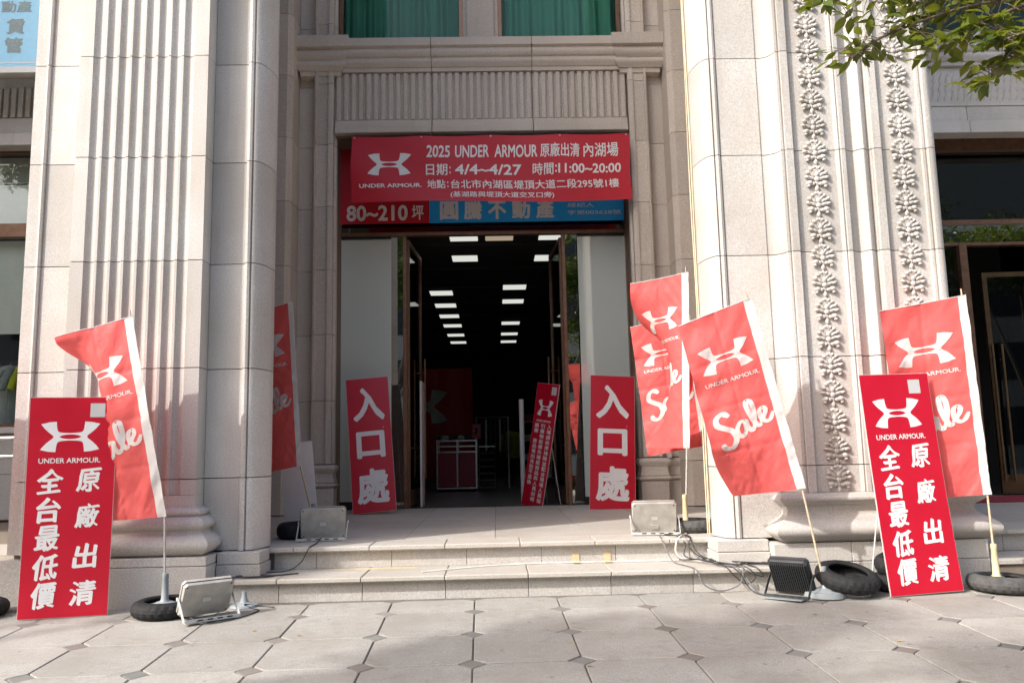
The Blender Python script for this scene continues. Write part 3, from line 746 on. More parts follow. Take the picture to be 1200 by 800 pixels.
# entrance banner, slightly billowing
def sheetgrid(S, nu, nv):
    vs = [S(i/nu, j/nv) for j in range(nv+1) for i in range(nu+1)]
    fs = [(j*(nu+1)+i, j*(nu+1)+i+1, (j+1)*(nu+1)+i+1, (j+1)*(nu+1)+i) for j in range(nv) for i in range(nu)]
    return vs, fs
bw, bh = 3.475, .862
def bann(x, y, l=0):        # x 0..bw, y 0..bh from the bottom
    u, v = x/bw, y/bh
    wv = .018*math.sin(7*u+2.0*v)*(1-v)+.012*math.sin(17*u+3*v)*math.sin(math.pi*v)+.010*(1-v)
    sag = -.014*math.sin(math.pi*((u*4) % 1))*v
    return (-1.735+x+.006*math.sin(9*v+u), 9.80-wv-l-.0, 4.078+y+sag+.012*math.sin(6*u)*(1-v))
ban = thing('entrance_banner', 'wide red event banner with white lettering hung above the entrance doors', 'banner', (0, 0, 0))
vs, fs = sheetgrid(lambda u, v: bann(u*bw, v*bh), 80, 20)
MB().add(vs, fs).build('banner_cloth', 'banner_red', ban, smooth=180)
fb = lambda x, y, l=0: bann(x, y, .0035+l)
lo = MB(); put(lo, logo2d(.475, bh*.575, .275), fb, .08); lo.build('logo', 'white_print', ban)
def bt(s, x0, x1, yc, hh, bold=.022):
    te = MB(); put(te, text2d(s, (x0+x1)/2*bw, (1-yc)*bh, w=(x1-x0)*bw, h=hh*bh, bold=bold), fb, .08); te.build('lettering', 'white_print', ban)
bt('UNDER ARMOUR.', .028, .250, .755, .062, .03)
bt('2025', .268, .352, .24, .19); bt('UNDER', .370, .492, .24, .19); bt('ARMOUR', .512, .666, .24, .19)
bt('原廠出清', .676, .818, .235, .215, .015); bt('內湖場', .832, .958, .235, .215, .015)
bt('日期', .268, .345, .52, .18, .015); bt(':', .352, .357, .53, .11); bt('4/4~4/27', .372, .610, .52, .16)
bt('時間', .650, .725, .515, .18, .015); bt(':', .731, .737, .52, .11); bt('11:00~20:00', .742, .968, .515, .145)
bt('地點', .270, .335, .745, .135, .015); bt(':', .341, .346, .75, .09)
bt('台北市內湖區堤頂大道二段295號1樓', .354, .957, .745, .135, .015)
bt('(基湖路與堤頂大道交叉口旁)', .352, .722, .905, .10, .015)
ey = MB()
for u in (.01, .25, .5, .75, .99): ey.ball(bann(u*bw, bh-.02, .004), (.012, .004, .012), nu=8, nv=4)
ey.build('eyelet', 'steel', ban)
# lease sheet behind it, on the transom
ls = thing('lease_banner', 'red and blue property lease sheet behind the event banner', 'banner', (0, 0, 0))
MB().box(-1.98, -.82, 10.40, 10.404, 3.985, 5.02).build('red_panel', 'banner_red', ls)
MB().box(-.818, 1.74, 10.40, 10.404, 3.985, 5.02).build('blue_panel', 'blue_print', ls)
fl2 = lambda x, y, l=0: (x, 10.3985-l, y)
def lt(*a, par=ls, fn=fl2, mat='white_print', **k):
    te = MB(); put(te, text2d(*a, **k), fn); te.build('lettering', mat, par)
lt('80~210', -1.50, 4.13, w=.80, h=.215, bold=.03); lt('坪', -.97, 4.13, w=.155, h=.20, bold=.02)
for k, ch in enumerate('圓騰不動產'): lt(ch, -.56+.315*k, 4.15, w=.24, h=.25, bold=.035)
for (x0, x1, z, s) in ((1.00, 1.35, 4.20, '經紀人'), (1.00, 1.70, 4.10, '字第003628號')):
    lt(s, (x0+x1)/2, z, w=x1-x0, h=.06)
# blue board over the left shop window
bs = thing('hanging_sign', 'light blue property board hung over the left shop window', 'sign', (0, 0, 0))
MB().box(-6.6, -5.30, 9.30, 9.36, 5.66, 7.2).build('panel', 'sky_blue', bs)
MB().box(-6.62, -5.24, 9.29, 9.38, 5.58, 5.66).box(-5.30, -5.24, 9.29, 9.38, 5.66, 7.2).build('frame', 'alu_light', bs, bevel=.005)
f3 = lambda x, y, l=0: (x, 9.298-l, y)
for a_ in (('動產', -5.66, 6.42, .36, .15, .03), ('賃', -5.66, 6.17, .22, .20, .04), ('管', -5.67, 5.93, .22, .20, .04)): lt(*a_[:3], w=a_[3], h=a_[4], bold=a_[5], par=bs, fn=f3, mat='logo_grey')
MB().box(-6.6, -5.345, 9.296, 9.299, 5.70, 5.712).box(-5.357, -5.345, 9.296, 9.299, 5.712, 7.2).build('border_line', 'white_print', bs)
MB().tube([(-6.2, 9.36, 6.4), (-6.2, 9.95, 6.2)], .02).tube([(-5.5, 9.36, 6.4), (-5.5, 9.95, 6.2)], .02).build('bracket', 'dark_metal', bs)

# ================================================================== FLAGS
def make_flag(label, top, bot, foot, width, theta, drop, wrinkle, seed, print_=True, pole='wood_pole', holder='pvc_grey', holder_h=.20, disc=True, tip=.05, show_sleeve=.06):
    """top/bot: ends of the sleeve on the pole; foot: where pole meets its stand"""
    f = thing('sale_flag', label, 'flag', foot, (0, 0, 0), 'red sale flags on poles')
    o = Vector(foot); T, B, Fo = Vector(top)-o, Vector(bot)-o, Vector((0, 0, 0))
    ax = (B-T).normalized(); hlen = (B-T).length
    r0 = Vector((-1, 0, 0)); r0 = (r0-ax*r0.dot(ax)).normalized(); yb = ax.cross(r0); yb = yb if yb.y > 0 else -yb
    nu, nv = 44, 84
    rnd = random.Random(seed); ph = [rnd.uniform(0, 6.28) for _ in range(8)]
    rows = []
    for j in range(nv+1):
        v = j/nv; p = T+(B-T)*v-r0*.018-yb*.020; line = [p.copy()]
        for i in range(1, nu+1):
            u = (i-.5)/nu
            t = theta(u, v)+wrinkle*(.5*math.sin(5.5*u+3.5*v+ph[0])+.32*math.sin(11*u-5*v+ph[1])+.25*math.sin(4*u+13*v+ph[2]))*min(1, u*4)
            t += wrinkle*.55*noise.noise(Vector((u*5+seed, v*9, .3)))*min(1, u*4)
            d = r0*math.cos(t)+yb*math.sin(t)
            line.append(line[-1]+d*(width/nu))
        for i in range(nu+1):
            u = i/nu
            cr_ = sum(math.exp(-((v-q)/.010)**2) for q in (.26, .50, .74))+math.exp(-((u-.52)/.018)**2)
            low = clampf((v-.72)/.2)
            line[i] = line[i]+ax*drop(u, v)+yb*((.010+.012*low)*noise.noise(Vector((u*5-v*9, u*2+v*1.2, seed)))+.006*noise.noise(Vector((u*12+v*22, (u-v)*2.5, seed+5)))+(.002+.006*low)*noise.noise(Vector((u*16-v*34, u*6+v*4, seed+9)))+.006*cr_*min(1, u*6))
        rows.append(line)
    def S(u, v):
        a, b = max(0, min(1, u))*nu, max(0, min(1, v))*nv
        i, j = min(int(a), nu-1), min(int(b), nv-1); fa, fb_ = a-i, b-j
        return (rows[j][i]*(1-fa)+rows[j][i+1]*fa)*(1-fb_)+(rows[j+1][i]*(1-fa)+rows[j+1][i+1]*fa)*fb_
    s0 = show_sleeve/width; k0 = max(1, round(s0*nu))
    def part(i0, i1):
        n = i1-i0+1
        vs = [rows[j][i] for j in range(nv+1) for i in range(i0, i1+1)]
        return MB().add(vs, [(j*n+i, (j+1)*n+i, (j+1)*n+i+1, j*n+i+1) for j in range(nv) for i in range(n-1)])
    part(0, k0).build('sleeve', 'flag_white', f, smooth=180)
    cl = part(k0, nu).build('flag_cloth', 'flag_red', f, smooth=180)
    def fm(x, y, l=0):      # x from the free edge to the pole, y up from the hem
        u, v = 1-x/width, 1-y/hlen
        p = S(u, v); e = .01
        n = (S(u+e, v)-S(u-e, v)).cross(S(u, v+e)-S(u, v-e)); n = n.normalized() if n.length > 0 else Vector((0, -1, 0))
        return p+n*SGN*(.0022+l)
    e = .01
    nn = (S(.35, .3)-S(.3, .3)).cross(S(.3, .35)-S(.3, .3)); SGN = 1 if nn.y < 0 else -1
    if print_:
        cx = width*.47
        lo = MB(); put(lo, logo2d(cx, hlen*.755, width*.345), fm, .016); lo.build('logo', 'flag_white', cl, smooth=180)
        te = MB(); put(te, text2d('UNDER ARMOUR.', cx+.01, hlen*.632, w=width*.71, h=.030, bold=.02), fm, .016); te.build('lettering', 'flag_white', cl, smooth=180)
        te = MB(); put(te, sale2d(cx+.01, hlen*.40, width*.78, R(17), .78), fm, .016)
        te.build('lettering', 'flag_white', cl, smooth=180)
    # white hem along the top
    ed = MB(); ed.tube([rows[0][i] for i in range(0, nu+1, 2)], .0035, 5); ed.build('hem', 'flag_white', cl)
    MB().tube([T-ax*tip, Fo*.5+T*.5 if False else (T+B)/2, B, Fo+Vector((0, 0, -.02))], [.0055, .0065, .0075, .008], 8).build('pole', pole, f, smooth=60)
    MB().lathe([(.0, holder_h), (.020, holder_h), (.022, holder_h-.03), (.019, holder_h-.035), (.024, .035), (.034, .02)], 14, (0, 0, -.06)).build('pole_holder', holder, f, smooth=40)
    if disc:
        MB().lathe([(.0, .035), (.05, .035), (.075, .022), (.135, .014), (.14, -.02), (.0, -.02)], 20, (0, 0, -.075)).build('stand_base', 'pvc_grey', f, smooth=40)
    return f
def clampf(x): return max(0., min(1., x))
# left pavement flag: curls back on itself below the logo
def th1(u, v): return .10+.08*v+clampf((v-.03)/.22)*(2.9-2.0*v)*max(0, u-.42)**1.0*1.7
make_flag('red sale flag curling inward, planted in a tyre before the fluted pier', (-2.524, 5.66, 1.985), (-2.235, 5.64, .616), (-2.20, 5.60, .115), .56, th1, lambda u, v: .02*u-.10*u*v*v, .16, 3, pole='grey_pole', disc=True)
# right pavement flag by the carved pier, blown flat
make_flag('red sale flag blown flat and slanting, between the steps and the carved pier', (1.797, 5.64, 2.036), (2.094, 5.65, .709), (2.205, 5.66, .085), .545, lambda u, v: .12+.35*clampf((v-.7)/.3)+.5*u*clampf((v-.65)/.35), lambda u, v: .07*u*(1-v)-.02*u*v, .15, 11, holder_h=.16)
make_flag('red sale flag half hidden by the sale board, farthest right', (3.39, 5.75, 2.05), (3.435, 5.75, .635), (3.425, 5.72, .12), .60, lambda u, v: .05+.25*math.sin(3*u+1), lambda u, v: .05*u*(1-v)+.02*u, .13, 5, holder='pvc_cream', holder_h=.24)
# right landing flags
def th3(u, v): return .45+.40*v+3.3*max(0, math.sin(math.pi*clampf((v-.05)/1.05)))**2*(u-.12)+.08*math.sin(6*u+5*v)
make_flag('red sale flag twisted at its waist, beside the entrance board on the landing', (1.665, 6.88, 2.50), (1.60, 6.88, 1.0), (1.555, 6.86, .42), .53, th3, lambda u, v: .06*u*(1-v), .18, 23, holder='pvc_cream', holder_h=.26, disc=False, pole='grey_pole')
make_flag('shaded red sale flag behind the twisted one on the right landing', (1.80, 7.45, 2.22), (1.90, 7.40, 1.02), (1.90, 7.40, .42), .56, lambda u, v: .1+.3*u, lambda u, v: .04*u, .15, 31, disc=False)
# left landing flag, mostly hidden by the pier
make_flag('shaded red sale flag showing past the left pier on the landing', (-1.800, 7.2, 2.36), (-1.70, 7.2, .92), (-1.655, 7.52, .44), .54, lambda u, v: .25+.2*u, lambda u, v: .05*u, .10, 41, show_sleeve=.045)
# beyond the left edge of the frame; its shadow falls on the pier
make_flag('red sale flag in the tyre at the left edge of the picture', (-3.66, 5.70, 1.92), (-3.57, 5.70, .60), (-3.52, 5.70, .12), .54, lambda u, v: .2, lambda u, v: .03*u, .12, 47, holder='pvc_cream', holder_h=.27)

# ================================================================== TYRES
def make_tyre(label, loc, rot=(0, 0, 0), R0=.205, W_=.088, dusty=False, seed=1):
    t = thing('tyre', label, 'tyre', loc, rot, 'old scooter tyres used as weights')
    h = W_/2; prof = [(R0*.60, -h*.80), (R0*.66, -h*.98), (R0*.80, -h), (R0*.92, -h*.78), (R0*.985, -h*.42), (R0, 0), (R0*.985, h*.42), (R0*.92, h*.78), (R0*.80, h), (R0*.66, h*.98), (R0*.60, h*.80), (R0*.62, h*.62), (R0*.86, h*.45), (R0*.89, 0), (R0*.86, -h*.45), (R0*.62, -h*.62)]
    def rad(i, j):
        if j in (3, 4, 6, 7): return -.007 if (i+(j if j < 5 else -j)) % 4 == 0 else 0
        return 0
    MB().lathe(prof, 96, (0, 0, h), True, rad).build('carcass', 'rubber_dusty' if dusty else 'rubber', t, smooth=20)
    MB().lathe([(R0*.598, -h*.86), (R0*.64, -h*1.02), (R0*.69, -h*1.01), (R0*.64, -h*.9)], 40, (0, 0, h), True).lathe([(R0*.598, h*.86), (R0*.64, h*1.02), (R0*.69, h*1.01), (R0*.64, h*.9)], 40, (0, 0, h), True).build('bead', 'rubber', t, smooth=60)
    return t
pv_ = lambda x, y: (x, y, pz(y))
make_tyre('black tyre holding the curled flag beside the left floodlight', (-2.20, 5.61, pz(5.61)), (R(2), 0, .3), .21, .10)
make_tyre('black tyre cut by the left edge of the picture', (-3.52, 5.70, pz(5.70)), (R(2), 0, .9), .225, .105)
make_tyre('black tyre lying tilted behind the ribbed floodlight', (2.37, 5.70, .052), (R(15), R(5), 0), .21, .11)
make_tyre('half dusty tyre holding the farthest right flag', (3.45, 5.70, pz(5.7)), (R(2), 0, 2.0), .225, .105, True)
make_tyre('lower of two stacked tyres behind the right sale board', (2.765, 5.80, pz(5.8)), (0, 0, .4), .165, .11)
make_tyre('upper of two stacked tyres behind the right sale board', (2.80, 5.80, pz(5.8)+.125), (R(6), R(-8), .2), .165, .11)
make_tyre('front black tyre on the landing against the left pier', (-1.66, 7.08, LZ), (0, 0, .1), .20, .13)
make_tyre('rear black tyre on the landing behind the left pier', (-1.66, 7.52, LZ), (0, 0, 1.1), .20, .10)
make_tyre('dusty tyre holding the twisted flag on the right landing', (1.585, 6.86, LZ), (0, 0, .6), .215, .10, True)

# ================================================================== FLOODLIGHTS
def flood(label, loc, rz, tilt_, ribbed=False, w=.33, h=.235):
    f = thing('floodlight', label, 'floodlight', loc, (0, 0, rz), 'floodlights aimed up at the facade')
    M = Matrix.Translation((0, 0, .135)) @ Matrix.Rotation(tilt_, 4, 'X')
    b = MB(); c_ = .018; hw, hh = w/2, h/2
    def ring(k, y): return [(-hw*k+c_, y, -hh*k), (hw*k-c_, y, -hh*k), (hw*k, y, -hh*k+c_), (hw*k, y, hh*k-c_), (hw*k-c_, y, hh*k), (-hw*k+c_, y, hh*k), (-hw*k, y, hh*k-c_), (-hw*k, y, -hh*k+c_)]
    vs = ring(.955, -.030)+ring(1, -.014)+ring(1, .022)+ring(.97, .026)
    fs = [tuple(range(8)), tuple(range(31, 23, -1))]+[(r*8+i, (r+1)*8+i, (r+1)*8+(i+1) % 8, r*8+(i+1) % 8) for r in range(3) for i in range(8)]
    b.add(vs, fs).xf(M)
    hs = b.build('housing', 'alu_dark' if ribbed else 'alu_grey', f, smooth=25)
    rim = MB(); vs = ring(1.012, -.012)+ring(1.012, -.002); rim.add(vs, [(i, 8+i, 8+(i+1) % 8, (i+1) % 8) for i in range(8)]).xf(M); rim.build('seal_rim', 'dark_metal', hs)
    ln = MB(); vs = ring(.90, .0275); ln.add(vs, [tuple(range(7, -1, -1))]).xf(M); ln.build('lens', 'glass_dark', hs)
    if ribbed:
        for k in range(17):
            x = -hw*.86+k*hw*1.72/16
            MB().box(x-.003, x+.003, -.050, -.029, -hh*.86, hh*.86).xf(M).build('fin', 'alu_dark', hs)
    else:
        for sx in (-1, 1):
            for sz in (-1, 1): MB().ball((sx*hw*.86, -.0305, sz*hh*.82), (.006, .002, .006), nu=8, nv=4).xf(M).build('screw', 'dark_metal', hs)
        MB().box(-.025, .025, -.0315, -.0295, -.018, .012).xf(M).build('name_plate', 'alu_light', hs)
        MB().box(-.03, .03, -.037, -.0298, -hh*.70, -hh*.45).xf(M).build('cable_gland', 'alu_grey', hs)
    m2 = 'alu_light' if not ribbed else 'alu_dark'
    br = MB(); bw_ = hw+.012
    for sx in (-1, 1):
        br.box(sx*bw_-.002, sx*bw_+.002, -.014, .014, 0, .135).xf(Matrix.Identity(4))
    arms = MB()
    for sx in (-1, 1):
        a = Vector((sx*bw_, 0, .135)); c2 = Vector((sx*bw_, -.13, .012))
        d = (c2-a).normalized(); n = Vector((0, -d.z, d.y))*.014
        p = [a+n, c2+n, c2-n, a-n]
        for q in (-.002, .002): pass
        arms.add([(v.x-.002, v.y, v.z) for v in p]+[(v.x+.002, v.y, v.z) for v in p], [(0, 1, 2, 3), (7, 6, 5, 4), (0, 4, 5, 1), (1, 5, 6, 2), (2, 6, 7, 3), (3, 7, 4, 0)])
        arms.ball((sx*(bw_+.004), 0, .135), (.006, .014, .014))
    arms.box(-bw_, bw_, -.150, -.116, .004, .009).box(-bw_, bw_, -.150, -.146, .009, .024)
    bo = arms.build('bracket', m2, f)
    for k in range(4): MB().box(-hw*.6+k*hw*.38, -hw*.6+k*hw*.38+.035, -.1515, -.1502, .012, .020).build('slot', 'dark_metal', bo)
    if not ribbed:
        MB().box(-bw_+.02, bw_-.03, -.145, -.105, 0, .004).build('foot_plate', 'rusty_grey', f)
    else:
        MB().box(-hw*1.0, hw*.9, -.20, -.06, 0, .0035).build('foot_plate', 'pvc_grey', f)
    return f
flood('grey floodlight on the pavement beside the curled flag', (-1.895, 5.49, pz(5.49)+.004), R(38), R(28), False, .325, .245)
flood('grey floodlight near the left corner of the landing', (-1.43, 6.88, LZ+.003), R(4), R(14), False, .37, .26)
flood('pale floodlight near the right corner of the landing', (1.27, 6.72, LZ+.003), R(-8), R(20), False, .36, .26)
flood('dark ribbed floodlight on the pavement before the carved pier', (2.00, 5.70, pz(5.70)+.004), R(-38), R(32), True, .27, .27)

# ================================================================== CABLES AND SMALL THINGS
def cable(label, pts, r, mat, k=7):
    o = MB().tube(smoothpath(pts, k), r, 6).build('power_cable', mat, None, smooth=60)
    return tag(o, label, 'cable', 'loose cables on the steps')
cable('black cable hanging from the left landing floodlight down to the lower step', [(-1.42, 6.74, LZ+.03), (-1.42, 6.60, LZ+.006), (-1.415, 6.36, LZ+.006), (-1.425, 6.315, LZ-.01), (-1.47, 6.28, .22), (-1.56, 6.26, .165), (-1.70, 6.22, .161), (-1.80, 6.15, .161), (-1.88, 6.2, .161)], .0045, 'cable_black')
cable('black coil of cable on the lower step at the left plinth', [(-1.88, 6.0, .161), (-1.70, 5.96, .162), (-1.60, 6.02, .162), (-1.72, 6.07, .163), (-1.86, 6.03, .165), (-1.80, 5.95, .167), (-1.64, 5.98, .168), (-1.55, 6.06, .163), (-1.45, 6.12, .162)], .005, 'cable_black')
cable('black cable looping round the left pavement floodlight', [(-1.95, 5.36, .02), (-1.84, 5.30, -.016), (-1.68, 5.42, -.014), (-1.60, 5.64, -.008), (-1.66, 5.72, -.006), (-1.72, 5.74, .02), (-1.62, 5.78, -.002), (-1.52, 5.74, -.004)], .0045, 'cable_black')
cable('thin white cable lying along the lower step', [(-.55, 6.05, .160), (-.25, 6.20, .160), (.0, 6.30, .161), (.35, 6.35, .162), (.75, 6.34, .162), (1.1, 6.33, .162), (1.45, 6.32, .163), (1.62, 6.25, .165)], .0055, 'cable_white')
cable('white cable loop hanging from the right landing edge', [(1.50, 6.62, LZ+.008), (1.40, 6.40, LZ+.008), (1.355, 6.32, LZ-.02), (1.34, 6.28, .22), (1.40, 6.26, .175), (1.52, 6.20, .168), (1.66, 6.22, .166)], .006, 'cable_white')
for i, (pts, lab) in enumerate((
    ([(1.27, 6.60, LZ+.008), (1.25, 6.40, LZ+.008), (1.25, 6.30, LZ-.03), (1.30, 6.22, .17), (1.36, 6.0, .162), (1.39, 5.875, .15), (1.44, 5.85, .05), (1.55, 5.84, .012), (1.68, 5.85, .05), (1.72, 5.87, .15), (1.70, 5.96, .165), (1.62, 6.10, .166)], 'grey cable dropping from the right landing into a loop on the pavement'),
    ([(1.42, 6.55, LZ+.008), (1.46, 6.36, LZ+.006), (1.50, 6.28, .22), (1.60, 6.20, .17), (1.76, 6.06, .165), (1.92, 5.98, .166), (1.98, 6.02, .166), (1.90, 6.07, .17), (1.70, 6.14, .172), (1.52, 6.20, .172)], 'grey cable in a long loop on the lower step at the right'),
    ([(1.45, 6.60, LZ+.01), (1.43, 6.36, LZ+.006), (1.48, 6.26, .20), (1.58, 6.05, .166), (1.68, 5.90, .16), (1.74, 5.86, .08), (1.80, 5.78, .0), (1.95, 5.66, -.008), (2.08, 5.60, -.006)], 'grey cable running from the right landing to the ribbed floodlight'),
    ([(1.40, 6.30, .168), (1.56, 6.24, .178), (1.72, 6.16, .176), (1.86, 6.08, .170), (1.78, 5.99, .168), (1.82, 5.88, .155), (1.86, 5.865, .10), (1.78, 5.87, .12), (1.70, 5.93, .163), (1.60, 6.06, .170)], 'tangled grey cable over the edge of the lower step at the right'))):
    cable(lab, pts, .0048, 'cable_grey' if i % 2 == 0 else 'cable_black')
for i, (pts, lab) in enumerate((
    ([(1.44, 6.55, LZ+.014), (1.47, 6.35, LZ+.008), (1.44, 6.30, .27), (1.52, 6.26, .19), (1.66, 6.12, .176), (1.86, 6.02, .172), (1.96, 5.97, .172), (1.84, 6.0, .176), (1.66, 6.08, .180), (1.50, 6.16, .178)], 'dark cable doubled back in the tangle right of the steps'),
    ([(1.36, 6.28, .172), (1.50, 6.16, .182), (1.62, 6.02, .176), (1.74, 5.90, .165), (1.80, 5.868, .10), (1.74, 5.86, .05), (1.66, 5.862, .10), (1.60, 5.90, .168), (1.54, 6.05, .178)], 'dark cable hanging in a small loop over the lower step'),
    ([(1.30, 6.60, LZ+.010), (1.38, 6.42, LZ+.012), (1.42, 6.31, LZ-.04), (1.40, 6.26, .20), (1.50, 6.10, .184), (1.60, 5.96, .170), (1.68, 5.872, .14), (1.76, 5.80, .01), (1.90, 5.60, -.010), (2.02, 5.55, -.012)], 'dark cable from the pale floodlight over both steps'))):
    cable(lab, pts, .0045, 'cable_black')
cable('cream cable running up the inner edge of the right pier', [(1.640, 6.43, LZ+.02), (1.645, 6.44, .8), (1.650, 6.45, 1.6), (1.648, 6.45, 2.6), (1.651, 6.45, 3.6), (1.647, 6.45, 4.6), (1.65, 6.45, 7.2)], .0055, 'cable_cream', 4)
cable('second cream cable beside it on the right pier', [(1.628, 6.44, LZ+.02), (1.634, 6.46, 1.0), (1.642, 6.47, 2.2), (1.636, 6.47, 3.2), (1.643, 6.47, 4.4), (1.64, 6.47, 7.2)], .0045, 'cable_cream', 4)
for i, x in enumerate((.59, .83)):
    tag(MB().box(x-.025, x+.03, 6.389, 6.393, .163, .232).box(x-.025, x+.03, 6.30, 6.389, .1625, .1655).build('tape_strip', 'tape'), ('brown tape over the white cable, left of two patches', 'brown tape over the white cable, right of two patches')[i], 'tape', 'tape patches on the step')
tag(MB().add([(-1.05, 6.26, .1565), (-.62, 6.27, .1565), (-.60, 6.36, .1565), (-.86, 6.375, .1565), (-1.02, 6.36, .1565), (-1.30, 6.33, .1565), (-1.28, 6.30, .1565)], [tuple(range(7))]).build('tape_strip', 'tape'), 'long scrap of brown tape on the lower step', 'tape', 'tape patches on the step')
sf = thing('stand_foot', 'small grey cone shaped stand foot at the base of the steps', 'stand', (-1.74, 5.80, pz(5.80)))
MB().lathe([(0, .10), (.016, .10), (.018, .06), (.03, .03), (.09, .012), (.095, 0), (0, 0)], 18).build('cone', 'pvc_grey', sf, smooth=40)
cu = thing('paper_cup', 'crumpled paper cup left on the right pilaster base', 'cup', (2.10, 9.955, .893))
MB().lathe([(0, 0), (.030, 0), (.040, .10), (.042, .10), (.042, .105), (.036, .105)], 16).build('cup_body', 'paper', cu, smooth=40)
lm = MB().add([(-.02, 0, 0), (0, -.009, .004), (.02, 0, .001), (0, .009, .005)], [(0, 1, 2), (0, 2, 3)]).mesh('fallen_leaf', 'dry_leaf')
for k in range(12):
    rr = random.Random(k+50); y = rr.uniform(4.2, 5.8); x = rr.uniform(-2.5, 2.5)
    tag(link('fallen_leaf', lm, None, (x, y, pz(y)+.002), (rr.uniform(-.1, .1), rr.uniform(-.1, .1), rr.uniform(0, 6))), 'tiny dry yellow leaf fallen on the paving', 'leaf', 'fallen leaves on the paving')
wb = tag(MB().box(0, .30, 0, .012, 0, .80).build('leaning_board', 'board_white'), 'plain pale board leaning between pier and tyres on the left landing', 'board')
wb.location = (-1.93, 7.62, LZ); wb.rotation_euler = (R(-6), R(-6), R(4))

# ================================================================== SHOP INTERIOR THINGS
def lampp(x, y, w, d, label, mat='lamp_panel'):
    l = thing('ceiling_light', label, 'ceiling light', (x, y, 4.05), (0, 0, 0), 'square ceiling lights inside the shop')
    MB().box(-w/2-.02, w/2+.02, -d/2-.02, d/2+.02, .012, .039).build('frame', 'dark_metal', l)
    MB().box(-w/2, w/2, -d/2, d/2, 0, .011).build('diffuser', mat, l)
rank = ('nearest', 'second', 'third', 'fourth', 'fifth', 'sixth')
for i, y in enumerate((15.5, 16.85, 18.2, 19.6, 21.2, 22.65)): lampp(-1.0, y, .43, .40, '%s white ceiling light of the left row deep in the shop' % rank[i])
for i, y in enumerate((15.05, 16.5, 19.35, 21.15, 22.65)): lampp(.40, y, .43, .40, '%s white ceiling light of the right row deep in the shop' % rank[i])
for (x, y, s, mt) in ((-.41, 11.40, 'left', 'lamp_panel'), (.10, 11.40, 'dim warm middle', 'lamp_panel_warm'), (.87, 11.40, 'right', 'lamp_panel')): lampp(x, y, .40, .40, '%s ceiling light of the row just inside the doors' % s, mt)
for (x, y, s) in ((-.44, 12.70, 'left'), (.87, 12.75, 'right')): lampp(x, y, .40, .36, '%s ceiling light of the second row inside the doors' % s)

for k in range(9):
    MB().box(-6, 6, 11.9+1.6*k, 11.94+1.6*k, 4.07, 4.089).build('ceiling_bar', 'alu_dark', bld)
rs = random.Random(4)
for q, (sx_, sy_, wd_) in enumerate(((.55, 17.5, 1.5), (-2.6, 17.2, 1.0), (1.45, 13.6, .8))):
    sh = thing('stock_shelf', ('dim stock shelf right of the clothes rail', 'dim stock shelf left of the sales cart', 'dim stock shelf behind the right door leaf')[q], 'shelf', (sx_, sy_, LZ), (0, 0, 0), 'stock shelves inside the shop')
    for z_ in (.1, .5, .9, 1.3): MB().box(0, wd_, 0, .4, z_, z_+.025).build('shelf', 'alu_grey', sh)
    for x_ in (0, wd_-.03): MB().box(x_, x_+.03, 0, .4, 0, 1.45).build('upright', 'dark_metal', sh)
    for z_ in (.13, .53, .93, 1.33):
        x_ = .06
        while x_ < wd_-.25:
            w_ = rs.uniform(.12, .24); mk, nm = rs.choice((('cart_red', 'red'), ('cloth_dark', 'black'), ('board_white', 'pale'), ('cloth_grey', 'grey'), ('tape', 'brown'))); tag(MB().box(sx_+x_, sx_+x_+w_, sy_+.05, sy_+.35, LZ+z_, LZ+z_+rs.uniform(.08, .24)).build('stock_box', mk, bevel=.006), '%s stock box on the dim shelf %s' % (nm, ('right of the clothes rail', 'left of the sales cart', 'behind the right door leaf')[q]), 'box', 'stock boxes on the shop shelves'); x_ += w_+.03
ct = thing('display_cart', 'wheeled steel sales cart with two red panels inside the shop', 'cart', (-1.06, 14.8, LZ))
for x in (0, .36, .70):
    MB().box(x-.012, x+.012, 0, .024, .05, .92).build('upright', 'steel', ct); MB().box(x-.012, x+.012, .5, .524, .05, .92).build('upright', 'steel', ct)
for z in (.06, .70, .80, .90): MB().box(0, .70, -.004, .53, z-.012, z+.012).build('shelf_rail', 'steel', ct)
for a, b in ((.014, .346), (.374, .686)): MB().box(a, b, .008, .018, .09, .68).build('panel', 'cart_red', ct)
for x in (.03, .67):
    for y in (.03, .49): MB().ball((x, y, .028), (.012, .028, .028)).build('wheel', 'rubber', ct)
for k in range(7):
    rr = random.Random(k); tag(MB().ball((-1.02+.095*k, 14.95+rr.uniform(-.1, .15), LZ+.95), (.08, .09, .05), rotm(0, 0, rr.uniform(0, 90)), 8, 5).build('folded_garment', ('cloth_dark', 'cloth_grey', 'cloth_dark')[k % 3], None, smooth=180), 'dark clothing heaped on top of the sales cart', 'clothing', 'clothing heaped on the cart')
wf = thing('wall_flag', 'large dark red flag with a pale logo hanging deep in the shop', 'flag', (-1.0, 16.2, .5))
S_ = lambda u, v: (-1.35+1.9*u-.0, .05*math.sin(9*u+2*v)+.03*math.sin(23*u), 2.17*v)
vs, fs = sheetgrid(S_, 40, 12); MB().add(vs, fs).build('flag_cloth', 'wall_flag', wf, smooth=180)
lo = MB(); fm_ = lambda x, y, l=0: (x, S_((x+1.35)/1.9, y/2.17)[1]-.012, y)
put(lo, logo2d(-.55, 1.42, .62), fm_, .08); lo.build('logo', 'logo_grey', wf)
rk = thing('clothes_rack', 'dim clothes rail deep in the shop behind the cart', 'clothes rack', (-.38, 16.0, LZ))
MB().tube([(0, 0, 0), (0, 0, 1.36), (.62, 0, 1.36), (.62, 0, 0)], .014, 8).build('rail', 'steel', rk)
